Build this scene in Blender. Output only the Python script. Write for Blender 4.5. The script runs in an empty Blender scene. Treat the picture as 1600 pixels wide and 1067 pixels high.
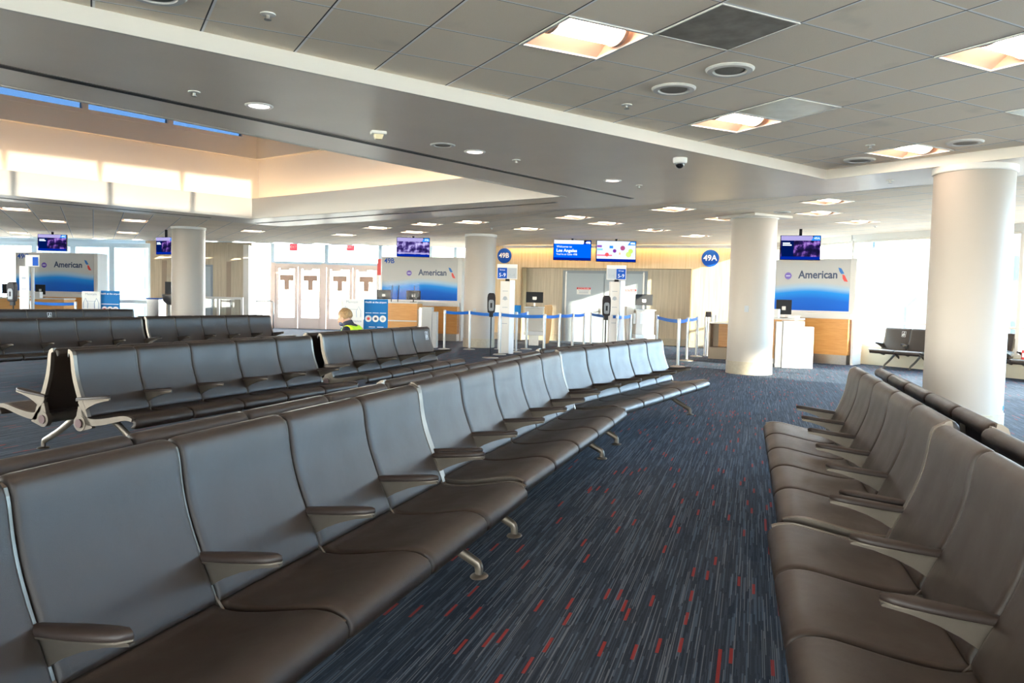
import bpy, math, random
from mathutils import Vector, Matrix
from mathutils.geometry import tessellate_polygon
random.seed(7)
PI = math.pi
sc = bpy.context.scene
col = sc.collection
R = math.radians

# ------------------------------------------------------------------ camera
F, PITCH, ROLL, CH = 1232.99, -0.0555, 0.0235, 1.38
cd = bpy.data.cameras.new('camera'); cam = bpy.data.objects.new('camera', cd); col.objects.link(cam)
cd.sensor_fit = 'HORIZONTAL'; cd.sensor_width = 36.0; cd.lens = F / 1600 * 36.0
cd.clip_start = 0.05; cd.clip_end = 500
cam.location = (0, 0, CH)
cam.matrix_world = Matrix.Translation((0, 0, CH)) @ Matrix.Rotation(PI / 2 + PITCH, 4, 'X') @ Matrix.Rotation(ROLL, 4, 'Z')
sc.camera = cam
sc.view_settings.view_transform = 'Standard'
sc.view_settings.look = 'None'
sc.view_settings.gamma = 1
sc.view_settings.exposure = 1.42
sc.view_settings.use_curve_mapping = False
sc.cycles.use_denoising = True
sc.cycles.max_bounces = 8
sc.cycles.diffuse_bounces = 4
sc.cycles.glossy_bounces = 3
sc.cycles.transparent_max_bounces = 12
sc.cycles.sample_clamp_indirect = 6

# ------------------------------------------------------------------ daylight
w = bpy.data.worlds.new('daylight'); sc.world = w; w.use_nodes = True
wb = w.node_tree.nodes['Background']
_n = w.node_tree; _tc = _n.nodes.new('ShaderNodeTexCoord'); _s = _n.nodes.new('ShaderNodeSeparateXYZ'); _n.links.new(_tc.outputs['Generated'], _s.inputs[0])
_r = _n.nodes.new('ShaderNodeValToRGB'); _n.links.new(_s.outputs[2], _r.inputs[0]); _bm = _n.nodes.new('ShaderNodeMixRGB'); _bm.blend_type = 'MULTIPLY'; _bm.inputs[2].default_value = (0.46, 0.72, 1.0, 1)
_n.links.new(_r.outputs[0], _bm.inputs[1]); _n.links.new(_bm.outputs[0], wb.inputs[0])
_r.color_ramp.elements[0].position = 0.0; _r.color_ramp.elements[0].color = (1.0, 0.89, 0.74, 1)
_r.color_ramp.elements[1].position = 0.75; _r.color_ramp.elements[1].color = (0.36, 0.38, 0.42, 1)
_e = _r.color_ramp.elements.new(0.18); _e.color = (0.90, 0.90, 0.92, 1)
_e = _r.color_ramp.elements.new(0.40); _e.color = (0.66, 0.62, 0.58, 1)
_g = _n.nodes.new('ShaderNodeVectorMath'); _g.operation = 'DOT_PRODUCT'; _n.links.new(_tc.outputs['Generated'], _g.inputs[0]); _g.inputs[1].default_value = (0.93, -0.20, 0.12)
_m = _n.nodes.new('ShaderNodeMapRange'); _n.links.new(_g.outputs['Value'], _m.inputs[0]); _m.inputs[1].default_value = 0.1; _m.inputs[2].default_value = 0.95; _m.inputs[3].default_value = 15.0; _m.inputs[4].default_value = 17.0
_n.links.new(_m.outputs[0], wb.inputs[1])
_f = _n.nodes.new('ShaderNodeMapRange'); _n.links.new(_g.outputs['Value'], _f.inputs[0]); _f.inputs[1].default_value = 0.2; _f.inputs[2].default_value = 0.7; _n.links.new(_f.outputs[0], _bm.inputs[0])
sl = bpy.data.lights.new('sun', 'SUN'); sun = bpy.data.objects.new('sun', sl); col.objects.link(sun)
sl.energy = 13.5; sl.angle = R(0.6); sl.color = (1.0, 0.86, 0.66)
SD = Vector((-0.75, 0.62, -0.20)).normalized()
sun.rotation_euler = SD.to_track_quat('-Z', 'Y').to_euler(); sun.location = (40, -10, 20)

# ------------------------------------------------------------------ pixel helpers (points of the place from the photograph)
_cp, _sp, _cr, _sr = math.cos(PITCH), math.sin(PITCH), math.cos(ROLL), math.sin(ROLL)
def ray(x, y):
    a = (x - 800) / F; b = -(y - 533.5) / F
    X = a * _cr - b * _sr; zc = a * _sr + b * _cr
    return Vector((X, _cp - zc * _sp, _sp + zc * _cp))
def atz(x, y, Z=0.0):
    d = ray(x, y); k = (Z - CH) / d.z
    return Vector((d.x * k, d.y * k, Z))
def aty(x, y, Y):
    d = ray(x, y); k = Y / d.y
    return Vector((d.x * k, Y, CH + d.z * k))

# ------------------------------------------------------------------ materials
MATS = {}
def nt(name):
    m = bpy.data.materials.new(name); m.use_nodes = True
    n = m.node_tree; b = n.nodes['Principled BSDF']
    return m, n, b
def mat(name, color, rough=0.5, metal=0.0, spec=0.5, emit=None, es=1.0, noise=0.0, nscale=20, bump=0.0, coat=0.0):
    if name in MATS: return MATS[name]
    m, n, b = nt(name)
    c = tuple(color) + (1,)
    b.inputs['Base Color'].default_value = c
    b.inputs['Roughness'].default_value = rough
    b.inputs['Metallic'].default_value = metal
    b.inputs['Specular IOR Level'].default_value = spec
    b.inputs['Coat Weight'].default_value = coat
    if emit:
        b.inputs['Emission Color'].default_value = tuple(emit) + (1,); b.inputs['Emission Strength'].default_value = es
    if noise or bump:
        tc = n.nodes.new('ShaderNodeTexCoord'); nz = n.nodes.new('ShaderNodeTexNoise')
        nz.inputs['Scale'].default_value = nscale; nz.inputs['Detail'].default_value = 4
        n.links.new(tc.outputs['Object'], nz.inputs['Vector'])
        if noise:
            mx = n.nodes.new('ShaderNodeMixRGB'); mx.blend_type = 'MULTIPLY'; mx.inputs[1].default_value = c
            rp = n.nodes.new('ShaderNodeMapRange'); rp.inputs[1].default_value = 0.3; rp.inputs[2].default_value = 0.7
            rp.inputs[3].default_value = 1 - noise; rp.inputs[4].default_value = 1
            n.links.new(nz.outputs['Fac'], rp.inputs[0]); n.links.new(rp.outputs[0], mx.inputs[2])
            mx.inputs[0].default_value = 1; n.links.new(mx.outputs[0], b.inputs['Base Color'])
        if bump:
            bp = n.nodes.new('ShaderNodeBump'); bp.inputs['Strength'].default_value = bump; bp.inputs['Distance'].default_value = 0.01
            n.links.new(nz.outputs['Fac'], bp.inputs['Height']); n.links.new(bp.outputs[0], b.inputs['Normal'])
    MATS[name] = m
    return m
def math_node(n, op, a=None, b=None, c=None):
    x = n.nodes.new('ShaderNodeMath'); x.operation = op
    for k, v in enumerate((a, b, c)):
        if v is None: continue
        if isinstance(v, (int, float)): x.inputs[k].default_value = v
        else: n.links.new(v, x.inputs[k])
    return x.outputs[0]
def mixc(n, fac, c1, c2, mode='MIX'):
    x = n.nodes.new('ShaderNodeMixRGB'); x.blend_type = mode
    for k, v in enumerate((fac, c1, c2)):
        if isinstance(v, (int, float)): x.inputs[k].default_value = v
        elif isinstance(v, tuple): x.inputs[k].default_value = v + (1,)
        else: n.links.new(v, x.inputs[k])
    return x.outputs[0]

def leather_mat(name, c1, c2, rough):
    m, n, b = nt(name)
    tc = n.nodes.new('ShaderNodeTexCoord')
    nz = n.nodes.new('ShaderNodeTexNoise'); nz.inputs['Scale'].default_value = 5; nz.inputs['Detail'].default_value = 5
    n.links.new(tc.outputs['Object'], nz.inputs['Vector'])
    b1 = mixc(n, nz.outputs['Fac'], c1, c2); n.links.new(b1, b.inputs['Base Color'])
    rr = n.nodes.new('ShaderNodeMapRange'); rr.inputs[1].default_value = 0.3; rr.inputs[2].default_value = 0.7
    rr.inputs[3].default_value = rough - 0.05; rr.inputs[4].default_value = rough + 0.07
    n.links.new(nz.outputs['Fac'], rr.inputs[0]); n.links.new(rr.outputs[0], b.inputs['Roughness'])
    b.inputs['Specular IOR Level'].default_value = 0.5
    nf = n.nodes.new('ShaderNodeTexNoise'); nf.inputs['Scale'].default_value = 900
    n.links.new(tc.outputs['Object'], nf.inputs['Vector'])
    ad = math_node(n, 'MULTIPLY_ADD', nz.outputs['Fac'], 6.0, nf.outputs['Fac'])
    bp = n.nodes.new('ShaderNodeBump'); bp.inputs['Strength'].default_value = 0.35; bp.inputs['Distance'].default_value = 0.003
    n.links.new(ad, bp.inputs['Height']); n.links.new(bp.outputs[0], b.inputs['Normal'])
    return m
M_leather = leather_mat('brown_black_leather', (0.016, 0.010, 0.007), (0.030, 0.019, 0.013), 0.38)
M_pad = mat('armrest_rubber', (0.020, 0.012, 0.009), 0.55, bump=0.1, nscale=300)
M_alu = mat('cast_aluminium', (0.145, 0.122, 0.098), 0.40, 0.75, noise=0.12, nscale=14)
M_steel = mat('brushed_steel', (0.42, 0.40, 0.37), 0.38, 1.0, noise=0.1, nscale=30)
M_dark = mat('dark_plastic', (0.006, 0.006, 0.008), 0.5, spec=.25)
M_shell = mat('dark_seat_shell', (0.045, 0.040, 0.034), 0.5)
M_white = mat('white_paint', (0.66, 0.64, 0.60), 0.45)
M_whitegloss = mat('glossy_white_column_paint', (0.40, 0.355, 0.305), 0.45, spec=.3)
M_base = mat('beige_column_base', (0.42, 0.36, 0.26), 0.4, noise=0.15)
M_plaster = mat('ceiling_plaster', (0.80, 0.70, 0.60), 0.35, noise=0.05, nscale=2, spec=0.5)
M_fascia = mat('fascia_white', (0.66, 0.61, 0.54), 0.5)
M_cove = mat('cove_plaster', (0.86, 0.80, 0.72), 0.7)
M_frame = mat('window_frame_flare_blue', (0.42, 0.56, 0.68), 0.4)  # blue of the backlight flare put into the frame colour
M_doorframe = mat('door_frame_pinkish_aluminium', (0.62, 0.50, 0.45), 0.4, 0.3)
M_greydoor = mat('grey_door_paint', (0.36, 0.40, 0.42), 0.4)
M_greyframe = mat('grey_frame_paint', (0.24, 0.27, 0.29), 0.4)
M_blue = mat('sign_blue', (0.004, 0.075, 0.40), 0.6, spec=.2)
M_skyblue = mat('poster_blue', (0.01, 0.16, 0.42), 0.6, spec=.2)
M_belt = mat('belt_blue', (0.008, 0.11, 0.42), 0.6, spec=.2)
M_navy = mat('lettering_navy', (0.02, 0.04, 0.10), 0.4)
M_red = mat('sign_red', (0.65, 0.03, 0.03), 0.4)
M_paper = mat('paper_white', (0.75, 0.73, 0.68), 0.6)
M_greyprint = mat('grey_print', (0.35, 0.38, 0.42), 0.6)
M_purple = mat('purple_emblem', (0.12, 0.06, 0.38), 0.35)
M_whitelet = mat('white_lettering', (0.9, 0.9, 0.9), 0.5)

def wood_mat(name, c1, c2, scale=(18, 18, 0.7), rough=0.4):
    m, n, b = nt(name)
    tc = n.nodes.new('ShaderNodeTexCoord'); mp = n.nodes.new('ShaderNodeMapping'); mp.inputs['Scale'].default_value = scale
    nz = n.nodes.new('ShaderNodeTexNoise'); nz.inputs['Scale'].default_value = 1; nz.inputs['Detail'].default_value = 6; nz.inputs['Roughness'].default_value = 0.6
    n.links.new(tc.outputs['Object'], mp.inputs[0]); n.links.new(mp.outputs[0], nz.inputs['Vector'])
    rp = n.nodes.new('ShaderNodeMapRange'); rp.inputs[1].default_value = 0.32; rp.inputs[2].default_value = 0.68
    n.links.new(nz.outputs['Fac'], rp.inputs[0])
    n.links.new(mixc(n, rp.outputs[0], c1, c2), b.inputs['Base Color'])
    b.inputs['Roughness'].default_value = rough
    return m
M_wood = wood_mat('pale_maple_panel', (0.50, 0.36, 0.19), (0.68, 0.53, 0.32))
M_wood2 = wood_mat('grey_maple_panel', (0.40, 0.32, 0.22), (0.55, 0.45, 0.31))
M_orange = wood_mat('orange_cherry_laminate', (0.62, 0.28, 0.07), (0.72, 0.36, 0.11), (3, 3, 26))
M_woodedge = wood_mat('amber_wood_panel', (0.55, 0.27, 0.08), (0.70, 0.40, 0.15))

def glass_mat(name, tint, refl=1.0):
    m, n, b = nt(name); n.nodes.remove(b)
    out = n.nodes['Material Output']
    t = n.nodes.new('ShaderNodeBsdfTransparent'); t.inputs[0].default_value = tint + (1,)
    g = n.nodes.new('ShaderNodeBsdfGlossy'); g.inputs['Roughness'].default_value = 0.03
    lw = n.nodes.new('ShaderNodeLayerWeight'); lw.inputs[0].default_value = 0.5
    fr = n.nodes.new('ShaderNodeMath'); fr.operation = 'MULTIPLY_ADD'; fr.inputs[1].default_value = 0.75 * refl; fr.inputs[2].default_value = 0.035 * refl
    pw = n.nodes.new('ShaderNodeMath'); pw.operation = 'POWER'; pw.inputs[1].default_value = 5.0
    n.links.new(lw.outputs['Facing'], pw.inputs[0]); n.links.new(pw.outputs[0], fr.inputs[0])
    mx = n.nodes.new('ShaderNodeMixShader')
    n.links.new(fr.outputs[0], mx.inputs[0]); n.links.new(t.outputs[0], mx.inputs[1]); n.links.new(g.outputs[0], mx.inputs[2])
    n.links.new(mx.outputs[0], out.inputs[0])
    return m
M_glass = glass_mat('clear_window_glass', (0.90, 0.95, 0.97))
M_sunglass = glass_mat('light_clerestory_glass', (0.34, 0.35, 0.36))
M_skyglass = glass_mat('blue_tinted_glass', (0.07, 0.11, 0.16))
M_acrylic = glass_mat('clear_acrylic', (0.95, 0.96, 0.97), 0.12)
def emis(name, c, s):
    if name in MATS: return MATS[name]
    if name.startswith('s'): s = s * 0.55
    m, n, b = nt(name); n.nodes.remove(b)
    e = n.nodes.new('ShaderNodeEmission'); e.inputs[0].default_value = tuple(c) + (1,); e.inputs[1].default_value = s
    n.links.new(e.outputs[0], n.nodes['Material Output'].inputs[0]); MATS[name] = m
    return m
M_lens = emis('lamp_lens_warm_white', (1.0, 0.76, 0.58), 11.0)
M_covelamp = emis('cove_lamp_amber', (1.0, 0.64, 0.33), 9.0)
M_walllamp = emis('wall_wash_lamp_amber', (1.0, 0.60, 0.26), 7.0)

def carpet_mat():
    m, n, b = nt('airport_carpet')
    tc = n.nodes.new('ShaderNodeTexCoord'); mp = n.nodes.new('ShaderNodeMapping'); mp.inputs['Rotation'].default_value = (0, 0, -R(73))
    n.links.new(tc.outputs['Object'], mp.inputs[0])
    sp = n.nodes.new('ShaderNodeSeparateXYZ'); n.links.new(mp.outputs[0], sp.inputs[0])
    u, v = sp.outputs[0], sp.outputs[1]
    def dashes(wid, leng, seed, thr):
        vi = math_node(n, 'FLOOR', math_node(n, 'DIVIDE', v, wid))
        wn = n.nodes.new('ShaderNodeTexWhiteNoise'); wn.noise_dimensions = '2D'
        cb = n.nodes.new('ShaderNodeCombineXYZ'); n.links.new(vi, cb.inputs[0]); cb.inputs[1].default_value = seed
        n.links.new(cb.outputs[0], wn.inputs['Vector'])
        off = wn.outputs['Value']
        ui = math_node(n, 'FLOOR', math_node(n, 'ADD', math_node(n, 'DIVIDE', u, leng), math_node(n, 'MULTIPLY', off, 7.0)))
        w2 = n.nodes.new('ShaderNodeTexWhiteNoise'); w2.noise_dimensions = '3D'
        c2 = n.nodes.new('ShaderNodeCombineXYZ'); n.links.new(vi, c2.inputs[0]); n.links.new(ui, c2.inputs[1]); c2.inputs[2].default_value = seed + 3.3
        n.links.new(c2.outputs[0], w2.inputs['Vector'])
        return math_node(n, 'GREATER_THAN', w2.outputs['Value'], thr), w2.outputs['Value']
    # carpet squares: half metre, slightly different tone each
    tile = n.nodes.new('ShaderNodeTexWhiteNoise'); tile.noise_dimensions = '2D'
    ct = n.nodes.new('ShaderNodeCombineXYZ')
    vrow = math_node(n, 'FLOOR', math_node(n, 'DIVIDE', v, 0.25))
    n.links.new(vrow, ct.inputs[0])
    n.links.new(math_node(n, 'FLOOR', math_node(n, 'ADD', math_node(n, 'DIVIDE', u, 1.0), math_node(n, 'MULTIPLY', vrow, 0.37))), ct.inputs[1])
    n.links.new(ct.outputs[0], tile.inputs['Vector'])
    base = mixc(n, tile.outputs['Value'], (0.008, 0.012, 0.020), (0.022, 0.027, 0.036))
    d1, v1 = dashes(0.0045, 0.16, 1.0, 0.62)
    d2, v2 = dashes(0.007, 0.30, 9.0, 0.86)
    d3, v3 = dashes(0.0035, 0.45, 17.0, 0.90)
    dr, vr = dashes(0.014, 0.14, 31.0, 0.979)
    dk, vk = dashes(0.012, 0.24, 43.0, 0.80)
    c = mixc(n, math_node(n, 'MULTIPLY', dk, 0.55), base, (0.006, 0.010, 0.020))
    c = mixc(n, math_node(n, 'MULTIPLY', d1, 0.35), c, (0.045, 0.062, 0.088))
    c = mixc(n, math_node(n, 'MULTIPLY', d2, 0.55), c, (0.072, 0.095, 0.125))
    c = mixc(n, math_node(n, 'MULTIPLY', d3, 0.6), c, (0.14, 0.15, 0.165))
    c = mixc(n, math_node(n, 'MULTIPLY', dr, 0.8), c, (0.26, 0.020, 0.012))
    n.links.new(c, b.inputs['Base Color'])
    b.inputs['Roughness'].default_value = 0.8
    b.inputs['Specular IOR Level'].default_value = 0.10
    b.inputs['Sheen Weight'].default_value = 0.02; b.inputs['Sheen Roughness'].default_value = 0.4
    b.inputs['Sheen Tint'].default_value = (0.55, 0.75, 1.0, 1)
    nz = n.nodes.new('ShaderNodeTexNoise'); nz.inputs['Scale'].default_value = 260
    n.links.new(tc.outputs['Object'], nz.inputs['Vector'])
    bp = n.nodes.new('ShaderNodeBump'); bp.inputs['Strength'].default_value = 0.35; bp.inputs['Distance'].default_value = 0.004
    n.links.new(nz.outputs['Fac'], bp.inputs['Height']); n.links.new(bp.outputs[0], b.inputs['Normal'])
    return m
M_carpet = carpet_mat()

def tile_mat():
    m, n, b = nt('mineral_ceiling_tile')
    tc = n.nodes.new('ShaderNodeTexCoord'); sp = n.nodes.new('ShaderNodeSeparateXYZ'); n.links.new(tc.outputs['Object'], sp.inputs[0])
    T = 0.61
    def line(s, lo, hi):
        f = math_node(n, 'FRACT', math_node(n, 'ADD', math_node(n, 'DIVIDE', s, T), 0.5))
        d = math_node(n, 'MULTIPLY', math_node(n, 'SUBTRACT', f, 0.5), T)
        return math_node(n, 'MULTIPLY', math_node(n, 'GREATER_THAN', d, lo), math_node(n, 'LESS_THAN', d, hi))
    xi = math_node(n, 'FLOOR', math_node(n, 'DIVIDE', sp.outputs[0], T)); yi = math_node(n, 'FLOOR', math_node(n, 'DIVIDE', sp.outputs[1], T))
    wn = n.nodes.new('ShaderNodeTexWhiteNoise'); wn.noise_dimensions = '2D'
    cb = n.nodes.new('ShaderNodeCombineXYZ'); n.links.new(xi, cb.inputs[0]); n.links.new(yi, cb.inputs[1]); n.links.new(cb.outputs[0], wn.inputs['Vector'])
    nz = n.nodes.new('ShaderNodeTexNoise'); nz.inputs['Scale'].default_value = 160; nz.inputs['Detail'].default_value = 6
    n.links.new(tc.outputs['Object'], nz.inputs['Vector'])
    big = n.nodes.new('ShaderNodeTexNoise'); big.inputs['Scale'].default_value = 2.2; big.inputs['Detail'].default_value = 3
    n.links.new(tc.outputs['Object'], big.inputs['Vector'])
    base = mixc(n, wn.outputs['Value'], (0.84, 0.73, 0.59), (0.93, 0.81, 0.66))
    base = mixc(n, 0.35, base, nz.outputs['Fac'], 'OVERLAY')
    st = n.nodes.new('ShaderNodeMapRange'); st.inputs[1].default_value = 0.60; st.inputs[2].default_value = 0.75; st.inputs[3].default_value = 0; st.inputs[4].default_value = 0.35
    n.links.new(big.outputs['Fac'], st.inputs[0])
    base = mixc(n, st.outputs[0], base, (0.50, 0.46, 0.38))
    bar = math_node(n, 'MAXIMUM', line(sp.outputs[0], -0.004, 0.012), line(sp.outputs[1], -0.012, 0.004))
    gap = math_node(n, 'MAXIMUM', line(sp.outputs[0], -0.012, -0.003), line(sp.outputs[1], 0.004, 0.008))
    c = mixc(n, bar, base, (0.95, 0.93, 0.90)); c = mixc(n, gap, c, (0.035, 0.03, 0.028))
    n.links.new(c, b.inputs['Base Color']); b.inputs['Roughness'].default_value = 0.75
    bp = n.nodes.new('ShaderNodeBump'); bp.inputs['Strength'].default_value = 0.3; bp.inputs['Distance'].default_value = 0.003
    n.links.new(nz.outputs['Fac'], bp.inputs['Height']); n.links.new(bp.outputs[0], b.inputs['Normal'])
    return m
M_tile = tile_mat()
M_troffer = mat('lamp_housing_paint', (0.55, 0.40, 0.31), 0.5)

def wave_mat():
    # printed artwork: white at the top, blue swell at the bottom; local x across, z up
    m, n, b = nt('blue_swell_print')
    tc = n.nodes.new('ShaderNodeTexCoord'); sp = n.nodes.new('ShaderNodeSeparateXYZ'); n.links.new(tc.outputs['Object'], sp.inputs[0])
    wv = math_node(n, 'MULTIPLY', math_node(n, 'SINE', math_node(n, 'MULTIPLY', math_node(n, 'ADD', sp.outputs[0], -0.75), 2.3)), 0.05)
    h = math_node(n, 'SUBTRACT', sp.outputs[2], wv)
    cr = n.nodes.new('ShaderNodeValToRGB')
    cr.color_ramp.elements[0].position = 0.0; cr.color_ramp.elements[0].color = (0.005, 0.10, 0.52, 1)
    cr.color_ramp.elements[1].position = 1.0; cr.color_ramp.elements[1].color = (0.52, 0.51, 0.49, 1)
    for p, c in ((0.22, (0.006, 0.13, 0.58, 1)), (0.36, (0.01, 0.26, 0.72, 1)), (0.45, (0.35, 0.52, 0.68, 1)), (0.54, (0.52, 0.51, 0.49, 1))):
        e = cr.color_ramp.elements.new(p); e.color = c
    n.links.new(math_node(n, 'DIVIDE', math_node(n, 'SUBTRACT', h, 1.20), 1.25), cr.inputs[0])
    n.links.new(cr.outputs[0], b.inputs['Base Color']); b.inputs['Roughness'].default_value = 0.55; b.inputs['Specular IOR Level'].default_value = 0.2
    return m
M_wave = wave_mat()

# ------------------------------------------------------------------ mesh helpers
class MB:
    def __init__(s): s.v = []; s.f = []
    def box(s, x0, x1, y0, y1, z0, z1):
        k = len(s.v)
        s.v += [(x0, y0, z0), (x1, y0, z0), (x1, y1, z0), (x0, y1, z0), (x0, y0, z1), (x1, y0, z1), (x1, y1, z1), (x0, y1, z1)]
        s.f += [tuple(k + i for i in q) for q in ((0, 3, 2, 1), (4, 5, 6, 7), (0, 1, 5, 4), (1, 2, 6, 5), (2, 3, 7, 6), (3, 0, 4, 7))]
        return s
    def prism(s, pts, fn, a, b):
        # polygon pts (2D) swept between a and b; fn(p, t) -> 3D
        k = len(s.v); n = len(pts)
        s.v += [tuple(fn(p, a)) for p in pts] + [tuple(fn(p, b)) for p in pts]
        s.f += [tuple(k + i for i in range(n))[::-1], tuple(k + n + i for i in range(n))]
        s.f += [(k + i, k + (i + 1) % n, k + n + (i + 1) % n, k + n + i) for i in range(n)]
        return s
    def tube(s, pts, rad, n=10, flat=None, cap=True):
        pts = [Vector(p) for p in pts]
        if not isinstance(rad, (list, tuple)): rad = [rad] * len(pts)
        k = len(s.v)
        for i, p in enumerate(pts):
            d = (pts[min(i + 1, len(pts) - 1)] - pts[max(i - 1, 0)]).normalized()
            up = Vector((1, 0, 0)) if abs(d.x) < 0.9 else Vector((0, 0, 1))
            a = d.cross(up).normalized(); c = d.cross(a).normalized()
            for j in range(n):
                t = 2 * PI * j / n
                q = p + a * math.cos(t) * rad[i] + c * math.sin(t) * rad[i] * (flat or 1)
                s.v.append(tuple(q))
        for i in range(len(pts) - 1):
            for j in range(n):
                s.f.append((k + i * n + j, k + i * n + (j + 1) % n, k + (i + 1) * n + (j + 1) % n, k + (i + 1) * n + j))
        if cap:
            s.f.append(tuple(k + j for j in range(n))[::-1]); s.f.append(tuple(k + (len(pts) - 1) * n + j for j in range(n)))
        return s
    def lathe(s, prof, n=32, c=(0, 0, 0), sx=1, sy=1):
        k = len(s.v)
        for r, z in prof:
            for j in range(n):
                t = 2 * PI * j / n
                s.v.append((c[0] + r * math.cos(t) * sx, c[1] + r * math.sin(t) * sy, c[2] + z))
        m = len(prof)
        for i in range(m - 1):
            for j in range(n):
                s.f.append((k + i * n + j, k + i * n + (j + 1) % n, k + (i + 1) * n + (j + 1) % n, k + (i + 1) * n + j))
        s.f.append(tuple(k + j for j in range(n))[::-1]); s.f.append(tuple(k + (m - 1) * n + j for j in range(n)))
        return s
    def quad(s, a, b, c, d):
        k = len(s.v); s.v += [tuple(a), tuple(b), tuple(c), tuple(d)]; s.f.append((k, k + 1, k + 2, k + 3)); return s
    def mesh(s, name, m, smooth=False):
        me = bpy.data.meshes.new(name); me.from_pydata(s.v, [], s.f); me.update()
        if smooth:
            me.shade_smooth()
        me.materials.append(m)
        return me
    def build(s, name, m, parent=None, smooth=False, bevel=0, loc=None, rot=None, auto=False):
        o = bpy.data.objects.new(name, s.mesh(name, m, smooth)); col.objects.link(o)
        if parent: o.parent = parent
        if loc: o.location = loc
        if rot: o.rotation_euler = rot
        if bevel:
            md = o.modifiers.new('bevel', 'BEVEL'); md.width = bevel; md.segments = 2; md.limit_method = 'ANGLE'
        if auto: set_auto(o.data)
        return o
def set_auto(me, ang=35):
    me.shade_smooth(); me.set_sharp_from_angle(angle=R(ang))
def clone(o, parent=None, loc=None, rot=None):
    c = o.copy(); col.objects.link(c)
    if parent: c.parent = parent
    if loc is not None: c.location = loc
    if rot is not None: c.rotation_euler = rot
    return c
def empty(name, loc=(0, 0, 0), rz=0.0, label=None, cat=None, group=None):
    o = bpy.data.objects.new(name, None); col.objects.link(o); o.location = loc; o.rotation_euler = (0, 0, rz); o.empty_display_size = 0.1
    return tag(o, label, cat, group)
def tag(o, label=None, cat=None, group=None, kind=None):
    if label: o['label'] = label
    if cat: o['category'] = cat
    if group: o['group'] = group
    if kind: o['kind'] = kind
    return o
def struct(o): o['kind'] = 'structure'; return o
def copy_tree(o, parent=None):
    c = o.copy(); col.objects.link(c)
    if parent: c.parent = parent
    for ch in list(o.children): copy_tree(ch, c)
    return c
def text(name, s, size, m, parent, loc, rot=(PI / 2, 0, 0), extrude=0.002, align='CENTER', sx=1.0, bold=0.0, label=None):
    cu = bpy.data.curves.new(name, 'FONT'); cu.body = s; cu.size = size; cu.align_x = align; cu.align_y = 'CENTER'; cu.extrude = extrude; cu.offset = bold
    cu.resolution_u = 3
    t = bpy.data.objects.new(name, cu); col.objects.link(t)
    dg = bpy.context.evaluated_depsgraph_get(); me = bpy.data.meshes.new_from_object(t.evaluated_get(dg))
    col.objects.unlink(t); bpy.data.objects.remove(t)
    me.materials.clear(); me.materials.append(m)
    o = bpy.data.objects.new(name, me); col.objects.link(o); o.parent = parent; o.location = loc; o.rotation_euler = rot; o.scale = (sx, 1, 1)
    if label: o['label'] = label
    return o
def disc(name, r, m, parent, loc, rot=(PI / 2, 0, 0), th=0.003, n=32, sx=1, sy=1):
    return MB().lathe([(r, 0), (r, th)], n, sx=sx, sy=sy).build(name, m, parent, loc=loc, rot=rot, auto=True)
def isect(p, d, q, e):
    # 2D line intersection p+d t, q+e s
    den = d.x * e.y - d.y * e.x; t = ((q.x - p.x) * e.y - (q.y - p.y) * e.x) / den
    return Vector((p.x + d.x * t, p.y + d.y * t))

# ------------------------------------------------------------------ setting: floor
LFT = [(-21.0, 30.6), (-14.6, 17.0), (-12.5, -7.0)]
RGT = [(6.0, -7.0), (6.6, 1.2), (11.9, 12.6), (9.30, 17.45), (8.25, 19.2), (7.05, 23.5)]
fl = MB(); fl.quad((-24, -8, 0), (14, -8, 0), (14, 33, 0), (-24, 33, 0))
struct(fl.build('floor', M_carpet))

# ------------------------------------------------------------------ setting: ceilings
GA = R(27.966)
IH = Vector((math.cos(GA), math.sin(GA), 0)); JV = Vector((-math.sin(GA), math.cos(GA), 0))
G0 = IH * 2.4452 + JV * 3.3860
ZT, ZS, Z2 = 3.0225, 2.91, 3.08
def gridpt(i, j, z): 
    p = G0 + IH * (i * 0.61) + JV * (j * 0.61); return Vector((p.x, p.y, z))
S = Vector((3.78, 9.72)); dS0 = (Vector((-2.87, 4.44)) - S).normalized(); dSR = (Vector((5.09, 8.01)) - S).normalized()
O1, O2, O3, O4 = Vector((0.68, 11.93)), Vector((-5.54, 16.73)), Vector((-8.66, 13.37)), Vector((-3.99, 6.17))
dO = (O3 - O2).normalized()
O3 = O3 + dO * 3.2
O4 = isect(O4, O4 - O1, O3, (O1 - O2))
dJ = (O2 - O1).normalized()
Bp = Vector((4.09, 11.31)); dB = (Vector((5.21, 9.97)) - Vector((3.01, 12.7))).normalized()
nJ = Vector((-dJ.y, dJ.x)); nJ = nJ if nJ.dot(Vector((0, 1))) > 0 else -nJ
C0 = isect(O1 + nJ * 1.5, dJ, Bp, dB)
lO = Vector((-dO.y, dO.x)); lO = lO if lO.x < 0 else -lO
C1 = isect(O1 + nJ * 1.5, dJ, O2 + lO * 1.2, dO)
C2 = C1 + dO * 22; C3 = Vector((-19, -9)); S0 = S + dS0 * 21; SR = S + dSR * 18; BR = Bp + dB * 17
outer = [C0, C1, C2, C3, S0, S, SR, BR]
hole = [O1, O2, O3, O4]
def inside(p, poly):
    c = False; n = len(poly)
    for i in range(n):
        a, b = poly[i], poly[(i + 1) % n]
        if (a.y > p.y) != (b.y > p.y) and p.x < (b.x - a.x) * (p.y - a.y) / (b.y - a.y) + a.x: c = not c
    return c
ROOM = [Vector(p) for p in LFT + RGT] + [Vector((7.3, 31.0)), Vector((-21.5, 31.0))]
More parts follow.
